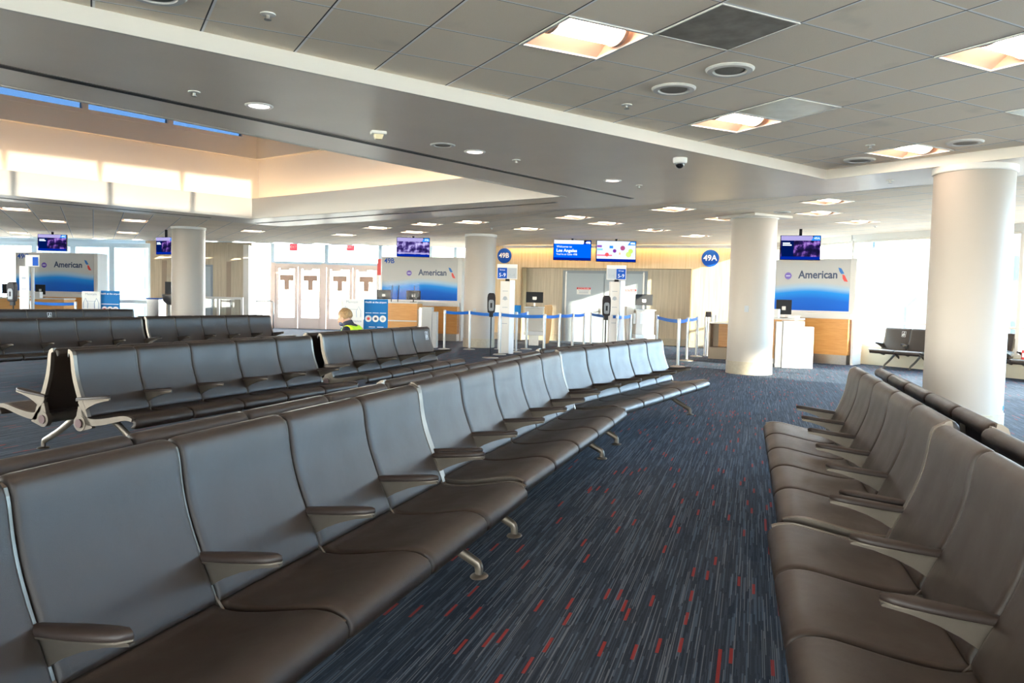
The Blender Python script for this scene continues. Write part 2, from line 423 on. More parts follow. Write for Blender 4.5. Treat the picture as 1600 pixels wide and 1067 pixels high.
def dist_poly(p, poly):
    d = 1e9
    for i in range(len(poly)):
        a, b = poly[i], poly[(i + 1) % len(poly)]; ab = b - a
        t = max(0, min(1, (p - a).dot(ab) / ab.length_squared)); d = min(d, (p - (a + ab * t)).length)
    return d
bm_ = MB()
vs = outer + hole
tris = tessellate_polygon([[Vector((p.x, p.y, 0)) for p in outer], [Vector((p.x, p.y, 0)) for p in hole]])
bm_.v = [(p.x, p.y, ZS) for p in vs]; bm_.f = [tuple(t) for t in tris]
# edge faces of the dropped plaster band
def vface(mb, a, b, z0, z1): mb.quad((a.x, a.y, z0), (b.x, b.y, z0), (b.x, b.y, z1), (a.x, a.y, z1))
struct(bm_.build('ceiling_dropped_band', M_plaster))
fa = MB()
def strip(mb, a, b, z0, z1, th=0.03, side=1):
    d = (b - a).normalized(); nn = Vector((-d.y, d.x)) * th * side
    mb.prism([(a.x, a.y), (b.x, b.y), (b.x + nn.x, b.y + nn.y), (a.x + nn.x, a.y + nn.y)], lambda p, t: (p[0], p[1], t), z0, z1)
strip(fa, S0, S, ZS - 0.001, ZT + 0.02); strip(fa, S, SR, ZS - 0.001, ZT + 0.02)
struct(fa.build('trim_1', M_fascia))
fb = MB()
for a, b in ((C0, C1), (C1, C2), (BR, C0)): strip(fb, a, b, ZS, Z2 + 0.02)
struct(fb.build('trim_2', M_fascia))
# joint line in the plaster from the slot end to the corner
nearlights = [(0, 1), (4, 3), (8, 3), (4, -1), (0, -3), (-4, -3), (-4, 1 - 2), (8, -1), (-8, -1), (-4, -7), (0, -7), (4, -5)]
nearlights = [(0, 1), (4, 3), (8, 3), (4, -1), (0, -3), (-4, -1), (8, -1), (-4, -5), (4, -6), (0, -8)]
tz = [S0, S, SR, Vector((12, -9)), Vector((-19, -9))]
ct = MB()
for i in range(-34, 22):
    for j in range(-28, 14):
        if (i, j) in nearlights: continue
        c = gridpt(i + .5, j + .5, 0); c2 = Vector((c.x, c.y))
        if not (inside(c2, tz) or dist_poly(c2, tz) < 0.7): continue
        if not inside(c2, ROOM) and dist_poly(c2, ROOM) > .35: continue
        k = len(ct.v)
        ct.v += [(i * .61, j * .61, 0), ((i + 1) * .61, j * .61, 0), ((i + 1) * .61, (j + 1) * .61, 0), (i * .61, (j + 1) * .61, 0)]
        ct.f.append((k, k + 3, k + 2, k + 1))
struct(ct.build('ceiling', M_tile, loc=(G0.x, G0.y, ZT), rot=(0, 0, GA)))
# far tile ceiling
far_px = [(1040, 328), (953, 350), (880, 339), (822, 357), (1117, 342), (1105, 368), (1025, 359), (1310, 332), (1357, 346), (1255, 316), (745, 348),
          (651, 350), (655, 362), (575, 354), (30, 327), (75, 344), (193, 344), (30, 364), (205, 364), (400, 362), (540, 366)]
farlights = []
for x, y in far_px:
    p = atz(x, y, Z2); q = Vector((p.x, p.y, 0)) - G0
    c = (int(math.floor(q.dot(IH) / .61)), int(math.floor(q.dot(JV) / .61)))
    if c not in farlights: farlights.append(c)
cf = MB()
FX = [Vector((-22, 31.2)), Vector((9, 31.2)), Vector((9, 20)), Vector((14, 12)), Vector((14, -9)), Vector((-22, -9))]
for i in range(-34, 50):
    for j in range(-34, 66):
        if (i, j) in farlights: continue
        c = gridpt(i + .5, j + .5, 0); c2 = Vector((c.x, c.y))
        if c2.y > 27.45 or c2.y < -8 or c2.x < -22.5 or c2.x > 13.5: continue
        if inside(c2, outer) and dist_poly(c2, outer) > 0.6: continue
        if inside(c2, hole): continue
        if not inside(c2, ROOM) and dist_poly(c2, ROOM) > .35: continue
        if inside(c2, tz) and dist_poly(c2, tz) > 0.3: continue
        k = len(cf.v)
        cf.v += [(i * .61, j * .61, 0), ((i + 1) * .61, j * .61, 0), ((i + 1) * .61, (j + 1) * .61, 0), (i * .61, (j + 1) * .61, 0)]
        cf.f.append((k, k + 3, k + 2, k + 1))
struct(cf.build('ceiling_far', M_tile, loc=(G0.x, G0.y, Z2), rot=(0, 0, GA)))

# ------------------------------------------------------------------ skylight well
def offs(poly, d):
    # offset a 2D polygon outward by d
    cx = sum(p.x for p in poly) / len(poly); cy = sum(p.y for p in poly) / len(poly); cc = Vector((cx, cy))
    L = []
    for i in range(len(poly)):
        a, b = poly[i], poly[(i + 1) % len(poly)]; e = (b - a).normalized(); nn = Vector((-e.y, e.x))
        if nn.dot((a + b) / 2 - cc) < 0: nn = -nn
        L.append((a + nn * d, e))
    return [isect(L[i - 1][0], L[i - 1][1], L[i][0], L[i][1]) for i in range(len(poly))]
W0 = hole
up = MB()
ZF = 3.33
for i in range(4):
    a, b = W0[i], W0[(i + 1) % 4]; oa, ob = offs(W0, 0.06)[i], offs(W0, 0.06)[(i + 1) % 4]
    up.prism([(a.x, a.y), (b.x, b.y), (ob.x, ob.y), (oa.x, oa.y)], lambda p, t: (p[0], p[1], t), ZS - .002, ZF)
struct(up.build('trim_3', M_fascia))
W1 = offs(W0, 0.42); W2 = offs(W0, 0.30)
led = MB()
for i in range(4):
    a, b = W0[i], W0[(i + 1) % 4]; c, d = W1[(i + 1) % 4], W1[i]
    led.quad((a.x, a.y, ZF - 0.18), (b.x, b.y, ZF - 0.18), (c.x, c.y, ZF - 0.18), (d.x, d.y, ZF - 0.18))
    led.quad((d.x, d.y, ZF - .2), (c.x, c.y, ZF - .2), (c.x, c.y, 4.30), (d.x, d.y, 4.30))
struct(led.build('wall_skylight', M_cove))
# header beam under the clerestory windows
hb = MB()
for i in range(4):
    a, b = W2[i], W2[(i + 1) % 4]; c, d = W1[(i + 1) % 4], W1[i]
    hb.prism([(a.x, a.y), (b.x, b.y), (c.x, c.y), (d.x, d.y)], lambda p, t: (p[0], p[1], t), 4.22, 4.56)
struct(hb.build('trim_4', M_fascia))
rf = MB(); RO = offs(W0, 0.9)
rf.prism([(p.x, p.y) for p in RO], lambda p, t: (p[0], p[1], t), 5.65, 5.8)
struct(rf.build('ceiling_skylight', M_fascia))
# clerestory windows on the four sides, each with posts
wn_no = 1
def glazing(name, a, b, z0, z1, nb, fr_m, gl_m, fw=0.09, depth=0.12, trans=(), skip=()):
    """window band from a to b: frame object with a pane child"""
    a = Vector((a[0], a[1])); b = Vector((b[0], b[1])); L = (b - a).length; d = (b - a) / L; ang = math.atan2(d.y, d.x)
    f = MB(); g = MB()
    f.box(0, L, -depth / 2, depth / 2, z0, z0 + fw * .8); f.box(0, L, -depth / 2, depth / 2, z1 - fw * .8, z1)
    for k in range(nb + 1):
        x = L * k / nb; f.box(max(0, x - fw / 2), min(L, x + fw / 2), -depth / 2 - .003, depth / 2 + .003, z0, z1)
    for t in trans: f.box(0, L, -depth / 2 + .01, depth / 2 - .01, t - fw * .3, t + fw * .3)
    g.box(0.01, L - 0.01, -0.006, 0.006, z0 + .02, z1 - .02)
    o = struct(f.build(name, fr_m, loc=(a.x, a.y, 0), rot=(0, 0, ang)))
    p = g.build('window_pane', gl_m, o)
    return o
WM = offs(W0, 0.36)
for i, nb in enumerate((4, 5, 4, 5)):
    a, b = WM[i], WM[(i + 1) % 4]; e = (b - a).normalized() * 0.35
    glazing('window_%d' % wn_no, a + e, b - e, 4.56, 5.66, nb, M_fascia, M_skyglass if i != 3 else M_sunglass, fw=0.10, depth=0.14); wn_no += 1
pc = MB()
for i in range(4):
    a, b = W2[i - 1], W2[i]
    q = W1[i]; cxy = W2[i]; d1 = (W2[i - 1] - W2[i]).normalized(); d2 = (W2[(i + 1) % 4] - W2[i]).normalized()
    P_ = [q, q + d1 * 0.45, q + d1 * .45 + d2 * .12, q + d1 * .12 + d2 * .12, q + d2 * .45 + d1 * .12, q + d2 * .45]
    pc.prism([(p.x, p.y) for p in P_], lambda p, t: (p[0], p[1], t), 4.5, 5.66)
struct(pc.build('trim_5', M_fascia))
# concealed cove lamps, one strip on each side of the ledge
CV = offs(W0, 0.20)
for i in range(4):
    a, b = CV[i], CV[(i + 1) % 4]; e = (b - a).normalized() * 0.15; a, b = a + e, b - e
    L = (b - a).length; ang = math.atan2((b - a).y, (b - a).x)
    t = empty('cove_light', (a.x, a.y, ZF - 0.18), ang,
              'warm light strip on the skylight ledge, ' + ('side nearest the boarding gates', 'far left side', 'left end', 'side nearest the camera')[i], 'light')
    MB().box(0, L, -0.05, 0.05, 0, 0.03).build('lamp_base', M_white, t)
    MB().tube([(0.02, 0, 0.045), (L - .02, 0, 0.045)], 0.016, 8).build('lamp_tube', M_covelamp, t)

# slot diffusers in the plaster band
def slot(p, q, label):
    p = Vector(p); q = Vector(q); L = (q - p).length; ang = math.atan2((q - p).y, (q - p).x)
    t = empty('slot_diffuser', (p.x, p.y, ZS), ang, label, 'air vent')
    MB().box(0, L, -0.05, 0.05, -0.004, 0.0).build('slot_frame', M_alu, t)
    MB().box(0, L, -0.028, -0.008, -0.006, -0.003).box(0, L, 0.008, 0.028, -0.006, -0.003).build('slot_gap', M_dark, t)
slot((-3.58 - .655 * 5, 5.54 - .76 * 5), (1.75, 11.96), 'long linear slot vent in the grey plaster ceiling on the near side of the skylight')
slot((0.66, 12.65), (-5.81, 17.84), 'linear slot vent in the plaster ceiling beyond the skylight, towards the glass doors')
slot((-10.3, 12.5), (-6.4, 16.7), 'linear slot vent in the plaster ceiling along the left side of the skylight')

# ------------------------------------------------------------------ ceiling fittings
def make_troffer():
    t = empty('ceiling_light', (0, 0, 0), GA)
    h = 0.305; fr = MB()
    for x0, x1, y0, y1 in ((-h, h, -h, -h + .02), (-h, h, h - .02, h), (-h, -h + .02, -h + .02, h - .02), (h - .02, h, -h + .02, h - .02)): fr.box(x0, x1, y0, y1, -.008, .004)
    fr.build('frame', M_white, t)
    hs = MB(); a = h - .015; z = 0.11
    hs.quad((-a, -a, 0), (-a, a, 0), (-a, a * .45, z), (-a, -a * .45, z)); hs.quad((a, -a, 0), (a, a, 0), (a, a * .45, z), (a, -a * .45, z))
    hs.quad((-a, -a, 0), (a, -a, 0), (a, -a * .45, z), (-a, -a * .45, z)); hs.quad((-a, a, 0), (a, a, 0), (a, a * .45, z), (-a, a * .45, z))
    hs.quad((-a, -a * .45, z), (a, -a * .45, z), (a, a * .45, z), (-a, a * .45, z))
    hs.build('housing', M_troffer, t)
    ln = MB(); pts = [(0.105 * math.cos(PI + PI * k / 10), 0.070 + 0.065 * math.sin(PI + PI * k / 10)) for k in range(11)]
    ln.prism(pts, lambda p, s: (s, p[0], p[1]), -0.235, 0.235).build('lens', M_lens, t, auto=True)
    en = MB(); pts2 = [(0.12 * math.cos(PI + PI * k / 10), 0.076 + 0.078 * math.sin(PI + PI * k / 10)) for k in range(11)]
    en.prism(pts2, lambda p, s: (s, p[0], p[1]), -0.262, -0.236); en.build('lens_end_cap', M_troffer, t, auto=True)
    MB().prism(pts2, lambda p, s: (s, p[0], p[1]), 0.236, 0.262).build('lens_end_cap', M_troffer, t, auto=True)
    return t
tro = make_troffer()
near_lab = {(0, 1): 'square recessed ceiling light, largest one at the top centre of the picture', (4, 3): 'square recessed ceiling light beside the shiny metal ceiling panel',
            (8, 3): 'square recessed ceiling light close to the top of the big right column', (4, -1): 'square recessed ceiling light at the top right edge of the picture'}
far_lab = ['square ceiling light in front of the narrower column at the right of the gate wall', 'square ceiling light above the right one of the twin gate screens', 'square ceiling light well ahead of the left twin gate screen',
 'square ceiling light over the stands left of the twin screens', 'square ceiling light just left of the top of the middle right column', 'square ceiling light over the gate wall near round sign 49A',
 'square ceiling light between the twin screens and round sign 49A', 'square ceiling light to the left of the big right column, nearer of two lit ones', 'square ceiling light next to a sprinkler above the right windows',
 'square ceiling light right beside the top of the middle right column', 'square ceiling light at the top of the column left of round sign 49B', 'square ceiling light ahead of the screen over counter 49B',
 'square ceiling light directly over the 49B screen', 'square ceiling light left of the 49B screen', 'square ceiling light nearest the left edge under the skylight', 'square ceiling light ahead of the far left screen',
 'square ceiling light between the far left screen and the left column', 'small far square ceiling light at the left edge by the windows', 'small far square ceiling light left of the left column',
 'small far square ceiling light right of the left column', 'small far square ceiling light over the glass exit doors']
first = True
for c in nearlights + farlights:
    far = c in farlights and c not in nearlights
    t = tro if first else copy_tree(tro)
    first = False
    p = gridpt(c[0] + .5, c[1] + .5, Z2 if far else ZT); t.location = p; t.rotation_euler = (0, 0, GA)
    if far:
        tag(t, far_lab[min(farlights.index(c), len(far_lab) - 1)], 'ceiling light', 'square ceiling lights over the gate area')
    else:
        tag(t, near_lab.get(c, 'square recessed ceiling light behind the camera, in the tiled ceiling'), 'ceiling light', 'square ceiling lights in the near tiled ceiling')

def make_speaker(r, dark=False):
    t = empty('ceiling_speaker')
    MB().lathe([(r * .62, -0.004), (r * .70, -.018), (r * .92, -.016), (r, -.004), (r, 0.0)], 36).build('rim', M_white, t, auto=True)
    MB().lathe([(r * .60, -.012), (r * .60, 0)], 32).build('grille', mat('speaker_grille', (0.30, 0.28, 0.24), 0.6, noise=.3, nscale=300), t, auto=True)
    return t
sp0 = make_speaker(0.17)
for k, ((i, j), lab) in enumerate(zip([(2, 1), (2, 2), (8, 4), (8, 2), (-4, 2)],
     ['round white ceiling speaker, larger and nearer of the pair in the upper right tiles', 'round white ceiling speaker just left of the nearer one in the upper right tiles', 'round white ceiling speaker in the tile by the ceiling corner near the right column',
      'round ceiling speaker directly above the big right column', 'round ceiling speaker at the top left edge of the picture'])):
    t = sp0 if k == 0 else copy_tree(sp0)
    t.location = gridpt(i + .5, j + .5, ZT); tag(t, lab, 'ceiling speaker', 'round ceiling speakers in the tile field')
for (px_, py_), lab in (((1222, 331), 'small round speaker in the far tiles right of the middle right column'), ((1028, 358), 'small round speaker in the far tiles above the fruit screen')):
    t = copy_tree(sp0); t.location = atz(px_, py_, Z2); t.scale = (.9, .9, 1); tag(t, lab, 'ceiling speaker', 'round speakers in the far ceiling')
t = copy_tree(sp0); t.location = (-0.75, 8.11, ZS); t.scale = (.75, .75, .5); tag(t, 'flat round speaker in the grey plaster ceiling left of a round downlight', 'ceiling speaker')

def make_sprinkler():
    t = empty('sprinkler_head')
    MB().lathe([(0.045, 0), (0.045, -.006), (0.03, -.010)], 20).build('cover_plate', M_white, t, auto=True)
    MB().lathe([(0.012, 0), (0.012, -.03), (0.022, -.032), (0.022, -.036)], 14).build('nozzle', M_steel, t, auto=True)
    return t
s0 = make_sprinkler()
spl = [((-2.5, 6.19, ZS), 'small sprinkler in the grey plaster ceiling at upper left, left of the first downlight'), ((0, 8.88, ZS), 'small sprinkler in the grey plaster ceiling right of the middle downlight'),
       ((1.64, 10.59, ZS), 'small sprinkler in the grey plaster ceiling below the dome camera'), ((4.55, 9.7, ZS), 'small sprinkler on the pale ceiling strip left of the big right column')]
for (i, j), lab in (((-3, 2), 'small sprinkler in a ceiling tile at the top left, beyond the speaker'), ((2, 3), 'small sprinkler in a ceiling tile left of the second recessed light'), ((7, 3), 'small sprinkler in a ceiling tile above the light near the right column')):
    p = gridpt(i + .5, j + .5, ZT); spl.append(((p.x, p.y, ZT), lab))
for (x, y), lab in (((1368, 353), 'small sprinkler hanging over the right windows'), ((768, 356), 'small sprinkler by the top of the column left of round sign 49B')):
    p = atz(x, y, Z2); spl.append((tuple(p), lab))
for k, (p, lab) in enumerate(spl):
    t = s0 if k == 0 else copy_tree(s0)
    t.location = p; tag(t, lab, 'sprinkler', 'ceiling sprinklers')

def make_downlight():
    t = empty('round_downlight')
    MB().lathe([(0.085, -.004), (0.10, -.012), (0.115, -.004), (0.115, 0)], 32).build('trim_ring', M_white, t, auto=True)
    MB().lathe([(0.083, -.005), (0.083, 0)], 28).build('lamp_glass', emis('downlight_glow', (1.0, 0.86, 0.85), 2.2), t, auto=True)
    return t
d0 = make_downlight()
for k, (p, lab) in enumerate(zip([(-2.13, 6.6), (-.44, 8.44), (1.24, 10.22)], ['round downlight in the grey plaster ceiling, nearest one at upper left', 'round downlight in the grey plaster ceiling, middle of the three', 'round downlight in the grey plaster ceiling, farthest of the three, left of the dome camera'])):
    t = d0 if k == 0 else copy_tree(d0)
    t.location = (p[0], p[1], ZS); tag(t, lab, 'downlight', 'round downlights in the plaster ceiling')
# dome camera, strobe
t = empty('security_camera', (1.75, 8.53, ZS), 0, 'white dome security camera on the grey plaster ceiling', 'security camera')
MB().lathe([(0.075, 0), (0.075, -.035), (0.068, -.055), (.05, -.06)], 28).build('housing', M_white, t, auto=True)
MB().lathe([(0.048, -.055), (0.047, -.075), (0.036, -.095), (0.018, -.106), (0.002, -.109)], 24).build('dome', mat('black_dome', (.01, .01, .012), .08), t, auto=True)
t = empty('fire_alarm_strobe', (-1.3, 7.51, ZS), R(20), 'small ivory alarm strobe hanging from the grey plaster ceiling', 'alarm')
MB().box(-.07, .07, -.05, .05, -.03, 0).build('base', M_paper, t, bevel=.006)
MB().prism([(-.045, -.03), (.045, -.03), (.03, -.075), (-.03, -.075)], lambda p, s: (p[0], s, p[1]), -.03, .03).build('lens', mat('strobe_lens', (.85, .72, .45), .25), t, bevel=.004)
# metal panels and the dark air panel set in the tile grid
for (i, j), m_, nm, lab, ct_ in (((4, 2), mat('satin_metal_panel', (.42, .47, .46), .28, .8, noise=.25, nscale=6), 'ceiling_access_panel', 'shiny grey metal access panel in the ceiling grid beside a square light', 'ceiling panel'),
                    ((7, 0), MATS['satin_metal_panel'] if 'satin_metal_panel' in MATS else M_steel, 'ceiling_access_panel', 'shiny grey metal access panel in the ceiling at the right edge of the picture', 'ceiling panel'),
                    ((1, 0), mat('perforated_air_panel', (.33, .30, .26), .6, noise=.45, nscale=7), 'ceiling_air_panel', 'dark perforated air return panel in the ceiling right of the top centre light', 'air vent')):
    t = empty(nm, gridpt(i + .5, j + .5, ZT), GA, lab, ct_)
    MB().box(-.29, .29, -.29, .29, -.004, .0).build('panel', m_, t)
    f = MB()
    for x0, x1, y0, y1 in ((-.3, .3, -.3, -.29), (-.3, .3, .29, .3), (-.3, -.29, -.29, .29), (.29, .3, -.29, .29)): f.box(x0, x1, y0, y1, -.007, .0)
    f.build('frame', M_white, t)

# ------------------------------------------------------------------ walls
def wall(name, a, b, z0, z1, m, th=0.12):
    a = Vector(a); b = Vector(b); L = (b - a).length; ang = math.atan2((b - a).y, (b - a).x)
    return struct(MB().box(0, L, 0, th, z0, z1).build(name, m, loc=(a.x, a.y, 0), rot=(0, 0, ang)))
YF = 30.3
# outer skins above and beside the windows
wall('wall_left', LFT[1], LFT[0], 2.75, 3.2, M_white)
wall('wall_left', LFT[1], LFT[0], 0, 0.5, M_white)
wall('wall_left', LFT[1], LFT[0], 0.5, 2.75, M_white)
wall('wall_left', LFT[2], LFT[1], 2.75, 3.2, M_white); wall('wall_left', LFT[2], LFT[1], 0, 0.5, M_white)
glazing('window_%d' % wn_no, LFT[2], LFT[1], 0.5, 2.75, 12, M_frame, M_glass); wn_no += 1
wall('wall_back', (6.2, -7), (-12.6, -7), 2.76, 3.2, M_white); wall('wall_back', (6.2, -7), (-12.6, -7), 0, .35, M_white)
glazing('window_%d' % wn_no, (6.2, -7), (-12.6, -7), .35, 2.78, 11, M_frame, M_glass); wn_no += 1
# right side: window walls with a low beige curb
M_curb = mat('beige_curb', (.62, .56, .42), .5)
for k in range(len(RGT) - 1):
    a, b = RGT[k], RGT[k + 1]
    solid = (k == len(RGT) - 2)
    wall('wall_right', a, b, 0, 0.42 if k >= 2 else .35, M_curb if k >= 2 else M_white)
    glazing('window_%d' % wn_no, a, b, 0.42 if k >= 2 else .35, 2.96, [6, 8, 3, 1, 3][k], M_fascia if k >= 2 else M_frame, M_glass, fw=.08, trans=(1.0,) if k >= 2 else ()); wn_no += 1
    wall('wall_right', a, b, 2.94, 3.2, M_white)
# far left window wall and the door wall
XL = aty(238, 400, 29.6).x
glazing('window_%d' % wn_no, (-21.0, 30.0), (XL, 29.6), 0.0, 3.06, 5, M_frame, M_glass, fw=.2, depth=.2, trans=(.9,)); wn_no += 1
xa, xb = aty(235, 400, 28.9).x, aty(388, 400, 28.9).x
ww = wall('wall_far_left', (xa, 28.9), (xb, 28.9), 0, 3.07, M_wood2)
for px_ in (256, 357):
    MB().box(0, .17, -.012, 0, 0, 2.45).build('wood_strip', mat('brown_wood_strip', (.30, .22, .15), .4), ww, loc=(aty(px_ - 3, 400, 28.9).x - xa, 0, 0))
struct(MB().box(0, .2, -.05, .9, 0, 3.07).build('trim_6', M_fascia, loc=(aty(380, 400, 28.8).x, 28.85, 0)))
# grey door in the wood wall
dx0, dx1 = aty(300, 400, 28.85).x, aty(332, 400, 28.85).x
t = struct(MB().box(0, dx1 - dx0, -.03, .0, 0, 2.32).build('door_1', M_greyframe, loc=(dx0, 28.9, 0)))
MB().box(.07, dx1 - dx0 - .07, -.045, -.028, 0, 2.25).build('door_leaf', M_greydoor, t)
MB().tube([(.14, -.07, 1.0), (.14, -.07, 1.15)], .012, 8).build('door_handle', M_steel, t)
# bulkhead along the far side
struct(MB().box(-22, 7.4, 0, .12, 3.06, 3.5).build('trim_7', mat('bulkhead_pale_blue_grey', (.55, .62, .68), .4), loc=(0, 27.4, 0)))
struct(MB().box(-22, 7.4, 0, 4.0, 3.45, 3.5).build('ceiling_window_strip', M_plaster, loc=(0, 27.4, 0)))
struct(MB().box(-22, XL + .2, 0, .12, 3.0, 3.46).build('trim_11', M_frame, loc=(0, 29.9, 0)))
struct(MB().box(xa - .2, xb + .1, 0, .12, 3.05, 3.46).build('trim_12', M_wood2, loc=(0, 28.95, 0)))

# door wall: four tall glazed leaves in two pairs
xd = [aty(v, 450, YF).x for v in (388, 426, 506, 594, 640, 680, 729)]
zt_ = aty(500, 414.5, YF).z
glazing('window_%d' % wn_no, (xd[0], YF), (xd[1], YF), 0, 3.42, 1, M_frame, M_glass, fw=.14, trans=(1.05,)); wn_no += 1
glazing('window_%d' % wn_no, (xd[1], YF), (xd[3], YF), zt_, 3.42, 2, M_frame, M_glass, fw=.15); wn_no += 1
glazing('window_%d' % wn_no, (xd[3], YF), (xd[6] + .5, YF), 0, 3.42, 4, M_frame, M_glass, fw=.13, trans=(1.05,)); wn_no += 1
dn_ = 2
def glass_door(x0, x1, pos):
    global dn_
    w_ = x1 - x0; H_ = zt_
    f = MB()
    f.box(0.0, .12, -.05, .05, 0, H_); f.box(w_ - .12, w_, -.05, .05, 0, H_); f.box(.12, w_ - .12, -.05, .05, 0, .42); f.box(.12, w_ - .12, -.05, .05, H_ - .15, H_)
    o = struct(f.build('door_%d' % dn_, M_doorframe, loc=(x0, YF, 0), bevel=.006)); dn_ += 1
    MB().box(.1, w_ - .1, -.006, .006, .4, H_ - .13).build('window_pane', M_glass, o)
    MB().tube([(.12, -.09, 1.12), (w_ - .12, -.09, 1.12)], .022, 10).build('push_bar', M_doorframe, o)
    cx = w_ / 2
    MB().box(cx - .27, cx + .27, -.012, -.007, 1.83, 2.05).box(cx - .1, cx + .1, -.012, -.007, 1.48, 1.83).build('door_notice', mat('brown_notice', (.42, .27, .2), .6), o)
    MB().box(.2, .55, -.1, -.05, H_ - .22, H_ - .12).build('door_closer', M_doorframe, o)
    return o
ws = [xd[1] + .12, (xd[1] + xd[2]) / 2 + .0, xd[2] - .05, xd[2] + .12, (xd[2] + xd[3]) / 2 + .03, xd[3] - .02]
for k, (a, b) in enumerate(((ws[0], ws[1] - .01), (ws[1] + .01, ws[2]), (ws[3], ws[4] - .01), (ws[4] + .01, ws[5]))): glass_door(a, b, k)
st = MB()
for x in (xd[1], xd[2] - .02, xd[3] - .01): st.box(x - .06, x + .12, -.09, .09, 0, zt_ + .06)
st.box(xd[1] - .06, xd[3] + .11, -.085, .085, zt_ - .07, zt_ + .03)
struct(st.build('trim_8', M_doorframe, loc=(0, YF, 0)))
for px_, lab in ((459, 'red illuminated exit sign over the left pair of glass doors'), (548, 'red illuminated exit sign over the right pair of glass doors')):
    p = aty(px_, 386.0, 29.5)
    t = empty('exit_sign', (p.x, 29.5, p.z - .14), 0, lab, 'exit sign')
    MB().box(-.15, .15, -.03, .03, 0, .29).build('housing', M_steel, t, bevel=.005)
    MB().box(-.13, .13, -.036, -.03, .02, .27).build('face', mat('exit_red', (.5, .02, .03), .4, emit=(.9, .05, .08), es=.6), t)
    text('lettering', 'EXIT', .14, M_whitelet, t, (0, -.037, .14), sx=.8)
    MB().box(-.02, .02, -.02, .02, .29, 3.45 - p.z + .14).build('mount', M_steel, t)
# small safety barrier by the leftmost glass
p0 = aty(400, 476, 29.6); 
t = empty('guard_rail', (xd[0] + .1, 29.7, 0), 0, 'low steel guard rail in front of the narrow window left of the glass doors', 'railing')
MB().tube([(0, 0, 0), (0, 0, .98), (.05, 0, 1.02), (1.0, 0, 1.02), (1.05, 0, .98), (1.05, 0, 0)], .025, 8).build('rail', M_steel, t, smooth=True)

# ------------------------------------------------------------------ gate wall (maple) with double grey doors
GL = Vector((-0.45, 26.1)); GR = Vector((6.75, 23.45)); gd = (GR - GL); gL = gd.length; gd /= gL; gang = math.atan2(gd.y, gd.x)
def gx(px, py=450, back=0.0):
    # distance along the gate wall of a column of the photograph
    d = ray(px, py); n2 = Vector((d.x, d.y)); base = GL + Vector((-gd.y, gd.x)) * back
    q = isect(Vector((0, 0)), n2, base, gd); return (q - base).dot(gd)
def gz(px, py, back=0.0):
    d = ray(px, py); base = GL + Vector((-gd.y, gd.x)) * back
    q = isect(Vector((0, 0)), Vector((d.x, d.y)), base, gd); return CH + d.z * q.y / d.y
RB = .45
x815, x1079 = gx(815), gx(1079)
zh = gz(945, 419)
g = MB()
g.box(-.6, x815, 0, .2, 0, 3.07); g.box(x1079, gL, 0, .2, 0, 3.07); g.box(x815, x1079, 0, .2, zh, 3.07)
g.box(x815 - .05, x815, .0, RB, 0, zh); g.box(x1079, x1079 + .05, 0, RB, 0, zh); g.box(x815, x1079, .15, RB, zh, zh + .05)
struct(g.build('wall_gate', M_wood, loc=(GL.x, GL.y, 0), rot=(0, 0, gang)))
gw = struct(MB().box(x815 - .1, x1079 + .1, RB, RB + .1, 0, 3.0).build('wall_gate_recess', M_wood2, loc=(GL.x, GL.y, 0), rot=(0, 0, gang)))
MB().box(x815, gx(878, 450, RB), RB - .012, RB, 0, .22).box(gx(1012, 450, RB), x1079, RB - .012, RB, 0, .22).build('kick_board', M_base, gw)
b_ = struct(MB().box(x1079, gL, -.012, 0, 0, .22).box(-.6, x815, -.012, 0, 0, .22).build('baseboard_gate', M_base, loc=(GL.x, GL.y, 0), rot=(0, 0, gang)))
struct(MB().box(gL, gL + .25, -.1, .2, 0, 3.07).build('trim_9', M_fascia, loc=(GL.x, GL.y, 0), rot=(0, 0, gang)))
# wall-wash lamp hidden above the wood
t = empty('wall_wash_light', (GL.x, GL.y, 0), gang, 'warm light strip tucked between the ceiling edge and the top of the maple gate wall', 'light')
MB().box(.3, gL - .3, -.20, -.12, 3.045, 3.07).build('lamp_tube', M_walllamp, t)
MB().box(.2, gL - .2, -.26, -.24, 2.98, 3.075).build('valance', M_white, t)
xa_, xb_ = gx(879, 470, RB), gx(1011, 470, RB); xm = (gx(944, 470, RB))
hd = gz(945, 423, RB)
for k, (a, b) in enumerate(((xa_, xm), (xm, xb_))):
    o = struct(MB().box(a, b, RB - .04, RB + .0, 0, hd).build('door_%d' % dn_, M_greyframe, loc=(GL.x, GL.y, 0), rot=(0, 0, gang))); dn_ += 1
    MB().box(a + (.1 if k == 0 else .015), b - (.015 if k == 0 else .1), RB - .055, RB - .035, 0, hd - .09).build('door_leaf', M_greydoor, o)
    MB().box((a + .09) if k == 0 else (b - .14), (a + .14) if k == 0 else (b - .09), RB - .065, RB - .03, 0, hd - .04).build('door_edge_strip', M_steel, o)
    hx_ = b - .1 if k == 0 else a + .1
    MB().tube([(hx_, RB - .1, 1.0), (hx_ + (-.12 if k == 0 else .12), RB - .1, 1.0)], .012, 8).box(hx_ - .03, hx_ + .03, RB - .07, RB - .05, .9, 1.1).build('door_handle', M_steel, o)
